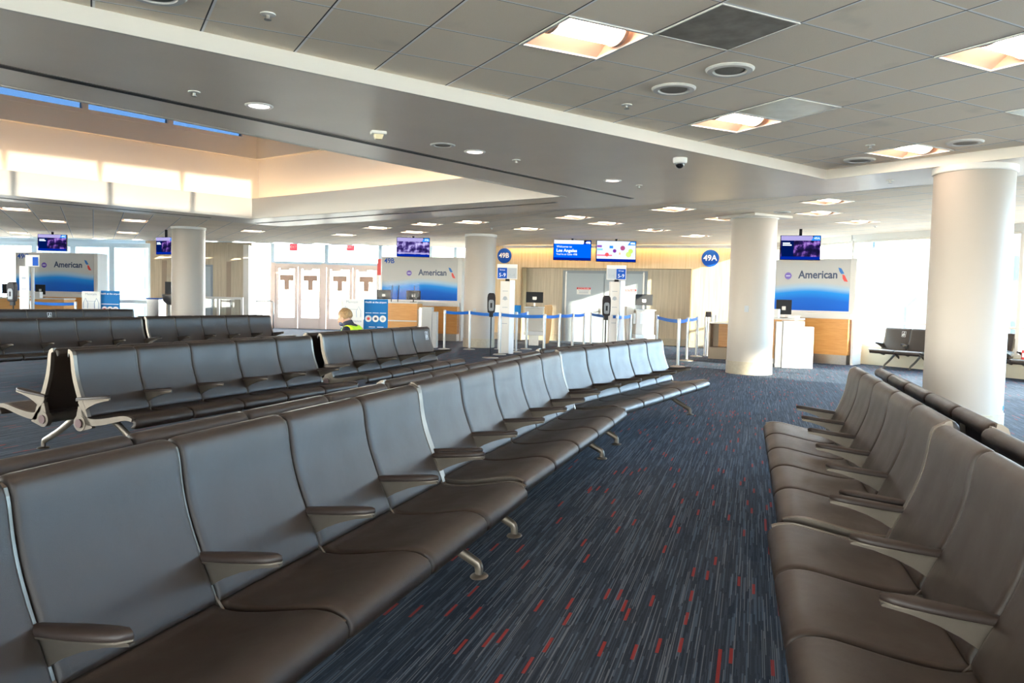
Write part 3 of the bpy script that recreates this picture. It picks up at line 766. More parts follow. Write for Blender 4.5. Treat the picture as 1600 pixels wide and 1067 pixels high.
for px_, py_, lab in ((912, 455, 'small white notice with a red header on the left grey gate door'), (983, 458, 'small white notice with a red header on the right grey gate door')):
    x = gx(px_, py_, RB - .06); z = gz(px_, py_, RB - .06)
    t = empty('door_notice', (GL.x + gd.x * x - gd.y * (RB - .06), GL.y + gd.y * x + gd.x * (RB - .06), z - .1), gang, lab, 'notice')
    MB().box(-.23, .23, -.004, .003, 0, .22).build('sheet', M_paper, t)
    MB().box(-.23, .23, -.006, -.004, .16, .22).build('header', M_red, t)
    text('lettering', 'RESTRICTED AREA', .045, M_whitelet, t, (0, -.007, .19), extrude=.0005)
    MB().box(-.18, .18, -.006, -.004, .11, .125).box(-.15, .15, -.006, -.004, .07, .085).box(-.16, .16, -.006, -.004, .035, .05).build('printed_text', M_greyprint, t)
def round_sign(px, py, rpx, s, lab):
    x = gx(px, py); z = gz(px, py); r = rpx * (GL.y + gd.y * x) / F
    t = empty('gate_number_sign', (GL.x + gd.x * x + gd.y * .03, GL.y + gd.y * x - gd.x * .03, z), gang, lab, 'sign')
    MB().lathe([(r, -.025), (r, .0)], 48).build('disc', M_blue, t, rot=(PI / 2, 0, 0), auto=True)
    text('lettering', s, r * .92, M_whitelet, t, (0, -.030, 0), bold=.004)
round_sign(788.5, 399.5, 11.5, '49B', 'round blue gate sign reading 49B on the maple wall')
round_sign(1110, 403.5, 13.3, '49A', 'round blue gate sign reading 49A on the maple wall')
p = aty(268, 399, 27.2); t = empty('gate_number_sign', (p.x, 28.85, p.z), 0, 'round blue gate sign mostly hidden behind the left column', 'sign')
MB().lathe([(.32, -.025), (.32, 0)], 40).build('disc', M_blue, t, rot=(PI / 2, 0, 0), auto=True)

# ------------------------------------------------------------------ columns
def column(x, y, r, ztop, lab, band=.25, outlet=None, capital=False):
    t = empty('round_column', (x, y, 0), 0, lab, 'column')
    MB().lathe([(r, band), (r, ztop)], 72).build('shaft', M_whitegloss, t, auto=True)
    MB().lathe([(r + .012, 0), (r + .012, band), (r, band)], 72).build('base_band', M_base, t, auto=True)
    MB().lathe([(r + .012, ztop - .07), (r + .02, ztop - .06), (r + .02, ztop)], 72).build('top_ring', M_white, t, auto=True)
    if outlet:
        a, z = outlet; px, py = (r) * math.cos(a), (r) * math.sin(a)
        MB().box(-.04, .04, -.006, .012, -.06, .06).build('outlet_plate', M_greyprint, t, loc=(px, py, z), rot=(0, 0, a + PI / 2), bevel=.003)
    return t
CR = Vector((5.01, 8.72))
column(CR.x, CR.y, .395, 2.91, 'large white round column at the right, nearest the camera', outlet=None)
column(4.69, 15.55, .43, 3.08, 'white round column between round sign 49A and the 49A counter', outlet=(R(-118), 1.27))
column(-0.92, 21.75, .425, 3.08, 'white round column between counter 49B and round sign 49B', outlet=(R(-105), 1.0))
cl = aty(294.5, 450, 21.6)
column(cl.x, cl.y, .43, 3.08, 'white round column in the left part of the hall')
# square bulkhead round the top of the middle right column
struct(MB().box(-.5, .5, -.5, .5, 3.03, 3.08).build('trim_10', M_fascia, loc=(4.69, 15.55, 0), rot=(0, 0, GA), bevel=.01))
t = MB().box(-.035, .035, -.002, .0, 0, .05).build('blue_tape', M_skyblue); 
t.location = (CR.x + .396 * math.cos(R(-40)), CR.y + .396 * math.sin(R(-40)), .29); t.rotation_euler = (0, 0, R(50)); tag(t, 'scrap of blue tape low on the big right column', 'tape')

# ------------------------------------------------------------------ seats
P5 = 0.603
def offset_profile(pts, th):
    """closed loop round a centre line with thickness th(i)"""
    n = len(pts); L = []; Rr = []
    for i in range(n):
        a = Vector(pts[max(i - 1, 0)]); b = Vector(pts[min(i + 1, n - 1)]); d = (b - a).normalized(); nn = Vector((-d.y, d.x))
        h = th[i] / 2; L.append(Vector(pts[i]) + nn * h); Rr.append(Vector(pts[i]) - nn * h)
    return L + Rr[::-1]
def smooth_pts(pts, k=4):
    out = []
    P = [Vector(p) for p in pts]; n = len(P)
    for i in range(n - 1):
        p0, p1, p2, p3 = P[max(i - 1, 0)], P[i], P[i + 1], P[min(i + 2, n - 1)]
        for j in range(k):
            t = j / k
            out.append(0.5 * ((2 * p1) + (-p0 + p2) * t + (2 * p0 - 5 * p1 + 4 * p2 - p3) * t * t + (-p0 + 3 * p1 - 3 * p2 + p3) * t ** 3))
    out.append(P[-1]); return out
# (y, z) centre lines; +y is the way the sitter faces, y = 0 the middle of the back-to-back pair
BACK = [(0.060, 0.835), (0.066, 0.868), (0.088, 0.878), (0.112, 0.862), (0.124, 0.82), (0.132, 0.76), (0.146, 0.69), (0.172, 0.61), (0.205, 0.53), (0.238, 0.46), (0.262, 0.405), (0.272, 0.375)]
SEAT = [(0.262, 0.368), (0.30, 0.352), (0.38, 0.352), (0.48, 0.366), (0.58, 0.386), (0.66, 0.400), (0.715, 0.396), (0.75, 0.372), (0.747, 0.342), (0.72, 0.330)]
def cushion(name, line, t0, w, m):
    C = smooth_pts(line, 3); n = len(C)
    xs = [(-w / 2, .30), (-w / 2 + .004, .66), (-w / 2 + .013, .90), (-w / 2 + .030, 1.0), (-w / 4, 1.0), (0, 1.0), (w / 4, 1.0), (w / 2 - .030, 1.0), (w / 2 - .013, .90), (w / 2 - .004, .66), (w / 2, .30)]
    mb = MB(); rings = []
    for x, s in xs:
        th = []
        for i in range(n):
            e = min(i, n - 1 - i) / 2.0; th.append(t0 * s * (0.45 + 0.55 * min(1, e)))
        bow = 0.010 * (1 - (2 * x / w) ** 2)
        lp = offset_profile([(p.x, p.y) for p in C], th)
        k = len(mb.v); rings.append(k); mb.v += [(x, p.x, p.y) for p in lp]
    m_ = 2 * n
    for a, b in zip(rings, rings[1:]):
        for j in range(m_): mb.f.append((a + j, b + j, b + (j + 1) % m_, a + (j + 1) % m_))
    mb.f.append(tuple(rings[0] + j for j in range(m_))); mb.f.append(tuple(rings[-1] + j for j in range(m_))[::-1])
    me = mb.mesh(name, m); set_auto(me, 60)
    return me
ME_back = cushion('backrest', BACK, .036, P5 - .017, M_leather)
ME_seat = cushion('seat', SEAT, .036, P5 - .017, M_leather)
def frame_mesh(wid, name, edge):
    """cast side frame: back arm, seat arm and hub in one casting"""
    mb = MB()
    bk = smooth_pts([(0.082, 0.880), (0.112, 0.868)] + BACK[4:], 2); stt = smooth_pts(SEAT[:7] + [(0.745, 0.385)], 2)
    def ribbon(C, ins, wf):
        n = len(C); A = []; B = []
        for i in range(n):
            a = C[max(i - 1, 0)]; b = C[min(i + 1, n - 1)]; d = (b - a).normalized(); nn = Vector((d.y, -d.x))
            A.append(C[i] + nn * ins); B.append(C[i] + nn * (ins + wf(i / (n - 1))))
        for i in range(n - 1):
            q = [A[i], A[i + 1], B[i + 1], B[i]]
            mb.prism([(p.x, p.y) for p in q], lambda p, t: (t, p[0], p[1]), -wid / 2, wid / 2)
    ribbon(bk, edge, lambda t: 0.030 + 0.022 * t)
    ribbon(stt, edge, lambda t: 0.062 - 0.036 * t)
    # hub round the beam
    pts = [(0.205 + .062 * math.cos(2 * PI * k / 20), 0.325 + .062 * math.sin(2 * PI * k / 20)) for k in range(20)]
    mb.prism(pts, lambda p, t: (t, p[0], p[1]), -wid / 2 - .004, wid / 2 + .004)
    mb.prism([(0.155, .33), (.19, .46), (.245, .42), (.30, .355), (.34, .30), (.24, .27)], lambda p, t: (t, p[0], p[1]), -wid / 2, wid / 2)
    me = mb.mesh(name, M_alu); set_auto(me, 30)
    return me
ME_frame = frame_mesh(.011, 'side_frame', -.001); ME_endframe = frame_mesh(.032, 'end_frame', -.019)
# armrest: aluminium wing and soft pad
def armrest_meshes():
    mb = MB()
    up_ = [(0.185, .508), (.21, .512), (.30, .518), (.40, .520), (.50, .518), (.515, .512)]
    lo_ = [(0.515, .506), (.44, .500), (.37, .486), (.31, .466), (.27, .447), (.235, .425), (.215, .44)]
    mb.prism(up_ + lo_, lambda p, t: (t, p[0], p[1]), -.009, .009)
    k = 12; pts = []
    for i in range(k + 1):
        t = i / k; y = .175 + .345 * t; ww = .034 * math.sqrt(max(0.0, 1 - (2 * max(t, .5) - 1) ** 4)) if t > .5 else .034 * (.55 + .9 * t)
        pts.append((y, max(ww, .002)))
    mb.prism([(p[1], p[0]) for p in pts] + [(-p[1], p[0]) for p in pts[::-1]], lambda p, t: (p[0], p[1], t), .517, .522)
    mb.v = [(x, y, z + (y - .345) * .11) for x, y, z in mb.v]
    a = mb.mesh('armrest', M_alu); set_auto(a, 30)
    mb = MB(); rings = []
    for t, z in ((.93, .522), (1.0, .527), (1.0, .534), (.9, .541), (.6, .545)):
        k0 = len(mb.v); rings.append(k0)
        mb.v += [(p[1] * t, .345 + (p[0] - .345) * (1 - (1 - t) * .25), z) for p in pts] + [(-p[1] * t, .345 + (p[0] - .345) * (1 - (1 - t) * .25), z) for p in pts[::-1]]
    n = 2 * len(pts)
    for r0, r1 in zip(rings, rings[1:]):
        for j in range(n): mb.f.append((r0 + j, r0 + (j + 1) % n, r1 + (j + 1) % n, r1 + j))
    mb.f.append(tuple(rings[0] + j for j in range(n))[::-1]); mb.f.append(tuple(rings[-1] + j for j in range(n)))
    mb.v = [(x, y, z + (y - .345) * .11) for x, y, z in mb.v]
    b = mb.mesh('armrest_pad', M_pad); set_auto(b, 50)
    return a, b
ME_arm, ME_pad = armrest_meshes()
def leg_meshes():
    mb = MB()
    pts = [(0, .16, .315), (0, .24, .285), (0, .42, .165), (0, .57, .085), (0, .607, .06), (0, .613, .012)]
    mb.tube(smooth3(pts), [.030] * 8 + [.026] * 4 + [.022] * 4 + [.021] * 99, 12, flat=.62)
    a = mb.mesh('leg', M_alu); set_auto(a, 40)
    b = MB().lathe([(.040, 0), (.044, .004), (.040, .010), (.022, .016)], 24, c=(0, .613, 0), sx=1.25).mesh('foot_plate', M_alu); set_auto(b, 40)
    return a, b
def smooth3(pts, k=4):
    P = [Vector(p) for p in pts]; out = []; n = len(P)
    for i in range(n - 1):
        p0, p1, p2, p3 = P[max(i - 1, 0)], P[i], P[i + 1], P[min(i + 2, n - 1)]
        for j in range(k):
            t = j / k
            out.append(0.5 * ((2 * p1) + (-p0 + p2) * t + (2 * p0 - 5 * p1 + 4 * p2 - p3) * t * t + (-p0 + 3 * p1 - 3 * p2 + p3) * t ** 3))
    out.append(P[-1]); return out
_lm = smooth3([(0, .16, .315), (0, .24, .285), (0, .42, .165), (0, .57, .085), (0, .607, .06), (0, .613, .012)])
def leg_meshes():
    nn = len(_lm); mb = MB().tube(_lm, [.032 - .011 * i / (nn - 1) for i in range(nn)], 12, flat=.7)
    a = mb.mesh('leg', M_alu); set_auto(a, 40)
    b = MB().lathe([(.040, 0), (.044, .004), (.040, .010), (.022, .016)], 24, c=(0, .613, 0), sx=1.25).mesh('foot_plate', M_alu); set_auto(b, 40)
    return a, b
ME_leg, ME_foot = leg_meshes()
def beam_mesh(L):
    me = MB().tube([(0, .205, .325), (L, .205, .325)], .038, 20).mesh('beam', M_alu); set_auto(me, 40); return me
def link_mesh():
    me = MB().tube([(0, -.205, .305), (0, .205, .305)], .022, 12).mesh('cross_bar', M_alu); set_auto(me, 40); return me
ME_link = link_mesh()
ME_cap = MB().tube([(-.002, .205, .325), (.006, .205, .325)], .035, 18).mesh('beam_end_cap', mat('maroon_plastic_cap', (.06, .02, .02), .5)); set_auto(ME_cap)
def po(name, me, parent, loc=(0, 0, 0), rz=0):
    o = bpy.data.objects.new(name, me); col.objects.link(o); o.parent = parent; o.location = loc; o.rotation_euler = (0, 0, rz); return o
def bench(x, y, deg, n, label, double=True, sticker=None, group='black leather seat benches', skip_front=False, name='bench_seating'):
    t = empty(name, (x, y, 0), R(deg), label, 'bench', group)
    L = n * P5
    for s in ((1, -1) if double else (-1,)):
        for k in range(n):
            xx = (k + .5) * P5
            rz = 0 if s == 1 else PI
            b = po('backrest', ME_back, t, (xx, 0, 0), rz)
            po('seat', ME_seat, t, (xx, 0, 0), rz)
            if sticker is not None and s == -1 and k == sticker:
                u = po('wheelchair_sticker', ME_stick, b, (-.15, .114, .765), 0)
        for k in range(n + 1):
            rz = 0 if s == 1 else PI
            end = k in (0, n)
            po('end_frame' if end else 'side_frame', ME_endframe if end else ME_frame, t, (k * P5 + (.006 if k == 0 else -.006 if k == n else 0), 0, 0), rz)
            if end: po('beam_end_cap', ME_cap, t, ((-.020 if k == 0 else L + .020), 0, 0) , rz)
            ar = po('armrest', ME_arm, t, (k * P5, 0, 0), rz); po('armrest_pad', ME_pad, ar)
        bmx = po('beam', beam_mesh(L), t, (0 if s == 1 else L, 0, 0), 0 if s == 1 else PI)
        for xx in (.30, L - .30):
            lg = po('leg', ME_leg, t, (xx, 0, 0), 0 if s == 1 else PI); po('foot_plate', ME_foot, lg)
            if not double:
                lg = po('leg', ME_leg, t, (xx, -.41, 0), 0); po('foot_plate', ME_foot, lg)
    if double:
        for xx in (.30, L - .30): po('cross_bar', ME_link, t, (xx, 0, 0))
    return t
# small printed wheelchair symbol
sk = MB()
sk.box(-.035, .035, -.001, .001, -.05, .05)
ME_stick = sk.mesh('wheelchair_sticker', M_shell)
def stick_mesh():
    mb = MB()
    c0 = (0, -.018)
    for i in range(20):
        a0, a1 = 2 * PI * i / 24 + 1.9, 2 * PI * (i + 1) / 24 + 1.9
        q = [(r * math.cos(a) + c0[0], r * math.sin(a) + c0[1]) for r, a in ((.026, a0), (.026, a1), (.020, a1), (.020, a0))]
        mb.prism(q, lambda p, t: (p[0], t, p[1]), -.001, .001)
    mb.prism([(-.006 + .008 * math.cos(2 * PI * k / 12), .042 + .008 * math.sin(2 * PI * k / 12)) for k in range(12)], lambda p, t: (p[0], t, p[1]), -.001, .001)
    mb.box(-.010, -.003, -.001, .001, -.012, .033); mb.box(-.006, .018, -.001, .001, .008, .015); mb.box(-.006, .02, -.001, .001, -.012, -.005); mb.box(.014, .021, -.001, .001, -.034, -.008)
    mb.box(.018, .034, -.001, .001, -.036, -.030)
    for x0, x1, z0, z1 in ((-.045, .045, .058, .062), (-.045, .045, -.062, -.058), (-.045, -.041, -.058, .058), (.041, .045, -.058, .058)): mb.box(x0, x1, -.001, .001, z0, z1)
    return mb
smb = stick_mesh()
# tilt to follow the backrest face
ang_ = math.atan2(.022, .13)
smb.v = [(x * 1.0, y * math.cos(ang_) + z * math.sin(-ang_), z * math.cos(ang_)) for x, y, z in smb.v]
smb.v = [(x, y + .049, z) for x, y, z in smb.v]
ME_stick = smb.mesh('wheelchair_sticker', M_whitelet)

def ridge(x, y, deg, side=1):
    # centre of a pair from a point on the photographed ridge (which is on the aisle side)
    a = R(deg); return (x - math.sin(a) * .088, y + math.cos(a) * .088)
a = R(71.6)
x, y = ridge(-1.30 - .603 * math.cos(a), 1.985 - .603 * math.sin(a), 71.6)
bench(x, y, 71.6, 5, 'black leather bench nearest the camera, at the lower left of the aisle')
x, y = ridge(-0.553, 4.385, 71.5)
bench(x, y, 71.5, 5, 'middle bench on the left side of the aisle, behind the one nearest the camera')
x, y = ridge(.420, 7.48, 60.9)
bench(x, y, 60.9, 5, 'far angled bench on the left side of the aisle, with the bluest backs')
x, y = ridge(-3.45, 6.14, 67.8)
bench(x, y, 67.8, 5, 'second-row bench at left showing its bare metal end frames and beam ends')
x, y = ridge(-2.325, 9.50, 71.0)
bench(x, y, 71.0, 5, 'second-row bench in front of the seated person, wheelchair sticker on its last back', sticker=4)
x, y = ridge(-6.43 - 3.015 * math.cos(R(63)), 13.62 - 3.015 * math.sin(R(63)), 63)
bench(x, y, 63, 5, 'bench in the third row at the left edge, below the far left counter')
x, y = ridge(-6.5, 13.95, 63.4)
bench(x, y, 63.4, 5, 'bench in the third row standing in front of the left column')
x, y = ridge(-9.02 - 3.015 * math.cos(R(59)), 18.7 - 3.015 * math.sin(R(59)), 59)
bench(x, y, 59, 5, 'farthest bench at the left, partly hidden, with a wheelchair sticker on one back', sticker=1)
# right of the aisle: direction runs towards the camera, seats face left
x, y = 2.736, 6.255
def ridgeR(x, y, deg): a = R(deg); return (x - math.sin(a) * .088 , y + math.cos(a) * .088)
x, y = ridgeR(2.736, 6.255, -106.3)
bench(x, y, -106.3, 5, 'farther bench on the right side of the aisle, before the big right column')
x, y = ridgeR(1.808, 3.27, -105.4)
bench(x, y, -105.4, 5, 'nearest bench on the right side of the aisle, in the lower right corner')
# single benches by the right windows
wd = Vector((math.cos(R(-58)), math.sin(R(-58)))); q = Vector((8.74, 18.28))
bench(q.x, q.y, -58, 2, 'grey looking two-seat bench under the right windows, with a wheelchair sticker', double=False, sticker=0, group='short benches by the right windows')
q2 = q + wd * 1.58; bench(q2.x, q2.y, -58, 2, 'two-seat bench by the right windows, mostly hidden behind the big right column', double=False, group='short benches by the right windows')
q3 = q + wd * 3.02; bench(q3.x, q3.y, -58, 2, 'two-seat bench by the windows at the right edge of the picture', double=False, group='short benches by the right windows')

# ------------------------------------------------------------------ ticket counters with printed panels
def back_unit(p, deg, num, lab, W=2.55, top=2.47, ts=.26):
    t = empty('gate_counter_backdrop', (p[0], p[1], 0), R(deg), lab, 'counter backdrop', 'airline backdrops behind the counters')
    # local: x 0..W, front face at y=0 (viewer at -y), depth .45
    MB().box(0, W, .0, .30, 1.18, top).build('upper_panel', M_white, t, bevel=.01)
    MB().box(.04, W - .1, -.012, .0, 1.24, top - .02).build('printed_panel', M_wave, t)
    MB().box(-.02, W, -.14, .35, 1.06, 1.18).build('ledge', M_white, t, bevel=.01)
    MB().box(.02, W - .05, -.12, .32, .22, 1.06).build('wood_front', M_orange, t)
    MB().box(.03, W - .07, -.10, .31, 0, .22).build('kick_plate', M_steel, t)
    MB().box(W, W + .06, -.05, .50, 0, top).build('side_panel', M_white, t, bevel=.006)
    text('lettering', 'American', ts, M_navy, t, (W * .655, -.016, 2.09), sx=.92, bold=.006)
    text('gate_number', num, .22, M_blue, t, (.28, -.016, top - .14), bold=.003, label='blue gate number ' + num)
    e = disc('round_emblem', .085, M_purple, t, (W * .36, -.013, 2.07))
    MB().box(-.05, .05, -.0025, 0, -.008, .008).build('emblem_bar', M_whitelet, e, rot=(-PI / 2, 0, 0), loc=(0, 0, .004))
    # two-part flight emblem: blue upper feather, red lower feather
    x0 = W * .885
    MB().prism([(x0 - .09, 2.26), (x0 - .02, 2.24), (x0 + .05, 2.12), (x0 - .02, 2.11), (x0 - .06, 2.17)], lambda q, s: (q[0], s, q[1]), -.018, -.012).build('emblem_blue', mat('emblem_blue', (.02, .16, .5), .4), t)
    MB().prism([(x0 + .01, 2.10), (x0 + .06, 2.08), (x0 + .14, 1.93), (x0 + .06, 1.94), (x0 + .02, 2.0)], lambda q, s: (q[0], s, q[1]), -.018, -.012).build('emblem_red', mat('emblem_red', (.7, .04, .03), .4), t)
    return t
pB = aty(595, 470, 25.0); qB = aty(719, 470, 24.3)
angB = math.degrees(math.atan2(qB.y - pB.y, qB.x - pB.x))
back_unit((pB.x, pB.y), angB, '49B', 'white and blue airline backdrop over an orange wood base, numbered 49B', W=(qB - pB).length, top=2.58)
pL = aty(24, 450, 25.4); qL = aty(154, 450, 25.2)
back_unit((pL.x, pL.y), -3, '49C', 'white and blue airline backdrop at the far left of the hall', W=2.7)
qA = Vector((7.88, 18.30)); dA = Vector((math.cos(R(-42)), math.sin(R(-42)))); pA = qA - dA * 2.45
back_unit((pA.x, pA.y), -42, '49A', 'white and blue airline backdrop right of the middle right column, numbered 49A', W=2.45)

def monitor(p, rz, w_, h_, lab, stand=.16, tilt=0.0):
    """desk monitor seen from behind or front: local -y is the back seen by passengers"""
    t = empty('desk_monitor', p, rz, lab, 'monitor')
    MB().box(-.1, .1, -.07, .07, 0, .012).build('base', M_dark, t, bevel=.003)
    MB().box(-.02, .02, -.01, .01, .01, stand + h_ * .4).build('stand', M_steel, t)
    s_ = MB().box(-w_ / 2, w_ / 2, -.045, -.015, stand, stand + h_).build('screen_case', M_dark, t, bevel=.006)
    MB().box(-w_ * .12, w_ * .12, -.05, -.045, stand + h_ * .3, stand + h_ * .55).build('mount_plate', M_steel, s_)
    return t
# 49B front desk
dB = aty(590, 500, 22.8); dB2 = aty(651, 500, 22.6)
t = empty('gate_counter', (dB.x, 22.8, 0), R(-6), 'orange wood check-in counter in front of the 49B backdrop', 'counter')
wB = dB2.x - dB.x
MB().box(0, wB, 0, .7, .12, 1.14).build('wood_front', M_orange, t)
MB().box(-.02, wB + .02, -.02, .72, 1.14, 1.18).build('worktop', M_white, t, bevel=.005)
MB().box(0, wB - .0, -.012, 0, .62, .655).build('rail_strip', M_white, t)
MB().box(.03, wB - .03, .03, .68, 0, .12).build('kick_plate', M_steel, t)
MB().box(wB, wB + .25, .1, .6, .0, .98).build('side_shelf', M_white, t)
for k, (dx_, lab) in enumerate(((.12, 'desk monitor at the left of counter 49B, back turned to the hall'), (.98, 'desk monitor at the right of counter 49B, back turned to the hall'))):
    monitor((dB.x + dx_, 22.8 + .35, 1.18), R(-6 + 12 * k), .42, .27, lab, .07)
t = empty('acrylic_screen', (dB.x + .05, 22.86, 1.18), R(-6), 'clear sneeze guard on counter 49B with black supports', 'screen')
MB().box(-.2, 1.15, 0, .008, .1, .62).build('sheet', M_acrylic, t)
for x in (.33, .52, .98): MB().tube([(x, .02, 0), (x + .03, .02, .48)], .012, 6).build('support', M_dark, t)

M_pale = mat('pale_grey_paint', (.40, .40, .39), .5)
def bag_sizer(p, rz, lab, m_=M_white, h=1.02):
    t = empty('bag_sizer', p, rz, lab, 'bag sizer', 'bag sizers beside the counters')
    MB().box(0, .44, 0, .3, 0, h).build('tall_box', m_, t, bevel=.008)
    MB().box(.445, .64, .04, .3, 0, h - .12).build('low_box', m_, t, bevel=.008)
    MB().box(-.14, -.005, .05, .28, 0, h - .02).build('steel_side', M_steel, t, bevel=.004)
    return t
p = atz(1221, 574.5); bag_sizer((p.x, p.y, 0), R(-12), 'bright white two-height box stand beside the middle right column')
p = atz(658, 543); bs_ = bag_sizer((p.x, p.y, 0), R(-8), 'pale grey two-height box stand at the right end of counter 49B', M_pale, 1.08); bs_.scale = (.62, .8, 1)

# 49A counter bits seen right of the column
t = empty('gate_counter', (5.35, 18.75, 0), R(-40), 'check-in counter mostly hidden behind the middle right column', 'counter')
MB().box(0, 1.35, 0, .6, .12, 1.02).build('wood_front', M_orange, t); MB().box(-.02, 1.37, -.02, .62, 1.02, 1.06).build('worktop', M_white, t, bevel=.005)
MB().box(.03, 1.32, .03, .57, 0, .12).build('kick_plate', M_steel, t)
def onA(x, y, z): c, s = math.cos(R(-40)), math.sin(R(-40)); return (5.35 + x * c - y * s, 18.75 + x * s + y * c, z)
monitor(onA(.98, .3, 1.06), R(-20), .34, .34, 'dark tilted desk monitor by the 49A backdrop, next to the column', .08)
t = MB().box(-.11, .11, -.1, .1, 0, .2).build('white_box', M_white, bevel=.01); t.location = onA(.85, .08, 1.06); t.rotation_euler = (0, 0, R(-30)); tag(t, 'small white box on the edge of the hidden 49A counter', 'box')
t = empty('document_tray', onA(1.22, .3, 1.06), R(-20), 'small white tray of papers on the 49A counter', 'tray')
MB().box(-.13, .13, -.1, .1, 0, .05).build('tray_box', M_steel, t, bevel=.004); MB().box(-.12, .16, -.09, .09, .05, .065).build('paper_stack', M_paper, t)

# far left counter
c0 = aty(-2, 470, 23.8)
t = empty('gate_counter', (-15.6, 23.6, 0), R(4), 'orange wood check-in counter at the far left edge', 'counter')
MB().box(0, 2.1, 0, .7, .12, 1.0).build('wood_front', M_orange, t); MB().box(-.02, 2.12, -.02, .72, 1.0, 1.04).build('worktop', M_white, t, bevel=.005)
MB().box(.03, 2.07, .03, .67, 0, .12).build('kick_plate', M_steel, t)
for px_, w_, lab in ((16, .42, 'dark desk monitor at the far left counter, left one'), (64, .28, 'dark tilted desk monitor at the far left counter, before the blue panel')):
    p = aty(px_, 470, 23.95); monitor((p.x, 23.95, 1.04), R(8), w_, .30, lab, .1)
p = aty(61, 464, 23.8)
t = MB().box(-.1, .1, -.08, .08, 0, .18).build('white_box', M_white, bevel=.008); t.location = (p.x, 23.75, 1.04); tag(t, 'small white box on the far left counter', 'box')

# ------------------------------------------------------------------ screens
def screen_print(kind):
    m, n, b = nt('screen_' + kind); n.nodes.remove(b)
    e = n.nodes.new('ShaderNodeEmission'); n.links.new(e.outputs[0], n.nodes['Material Output'].inputs[0]); e.inputs[1].default_value = 0.55
    tc = n.nodes.new('ShaderNodeTexCoord'); nz = n.nodes.new('ShaderNodeTexNoise'); nz.inputs['Scale'].default_value = 7; nz.inputs['Detail'].default_value = 4
    n.links.new(tc.outputs['Object'], nz.inputs['Vector'])
    cr = n.nodes.new('ShaderNodeValToRGB'); n.links.new(nz.outputs['Fac'], cr.inputs[0])
    cs = {'mauve': [(0.35, (.01, .008, .05)), (.48, (.05, .03, .16)), (.58, (.30, .25, .55)), (.70, (.62, .58, .80))],
          'night': [(0.40, (.006, .005, .03)), (.52, (.02, .01, .08)), (.62, (.22, .10, .42)), (.75, (.50, .42, .65))]}[kind]
    cr.color_ramp.elements[0].position = cs[0][0]; cr.color_ramp.elements[0].color = cs[0][1] + (1,)
    cr.color_ramp.elements[1].position = cs[-1][0]; cr.color_ramp.elements[1].color = cs[-1][1] + (1,)
    for p_, c in cs[1:-1]: q = cr.color_ramp.elements.new(p_); q.color = c + (1,)
    n.links.new(cr.outputs[0], e.inputs[0])
    return m
E_mauve, E_night = screen_print('mauve'), screen_print('night')
E_white = emis('screen_white', (.72, .76, .95), 1.1); E_blue = emis('screen_blue', (.0, .10, .85), 1.05); E_dblue = emis('screen_deep_blue', (.0, .015, .26), 1.0)
E_cyan = emis('screen_light_blue', (.02, .22, .80), 1.0); E_txt = emis('screen_text', (.75, .85, 1), 1.2); E_lil = emis('screen_lilac', (.42, .38, .72), .8)
E_ice = emis('screen_ice', (.62, .68, .92), 1.05)
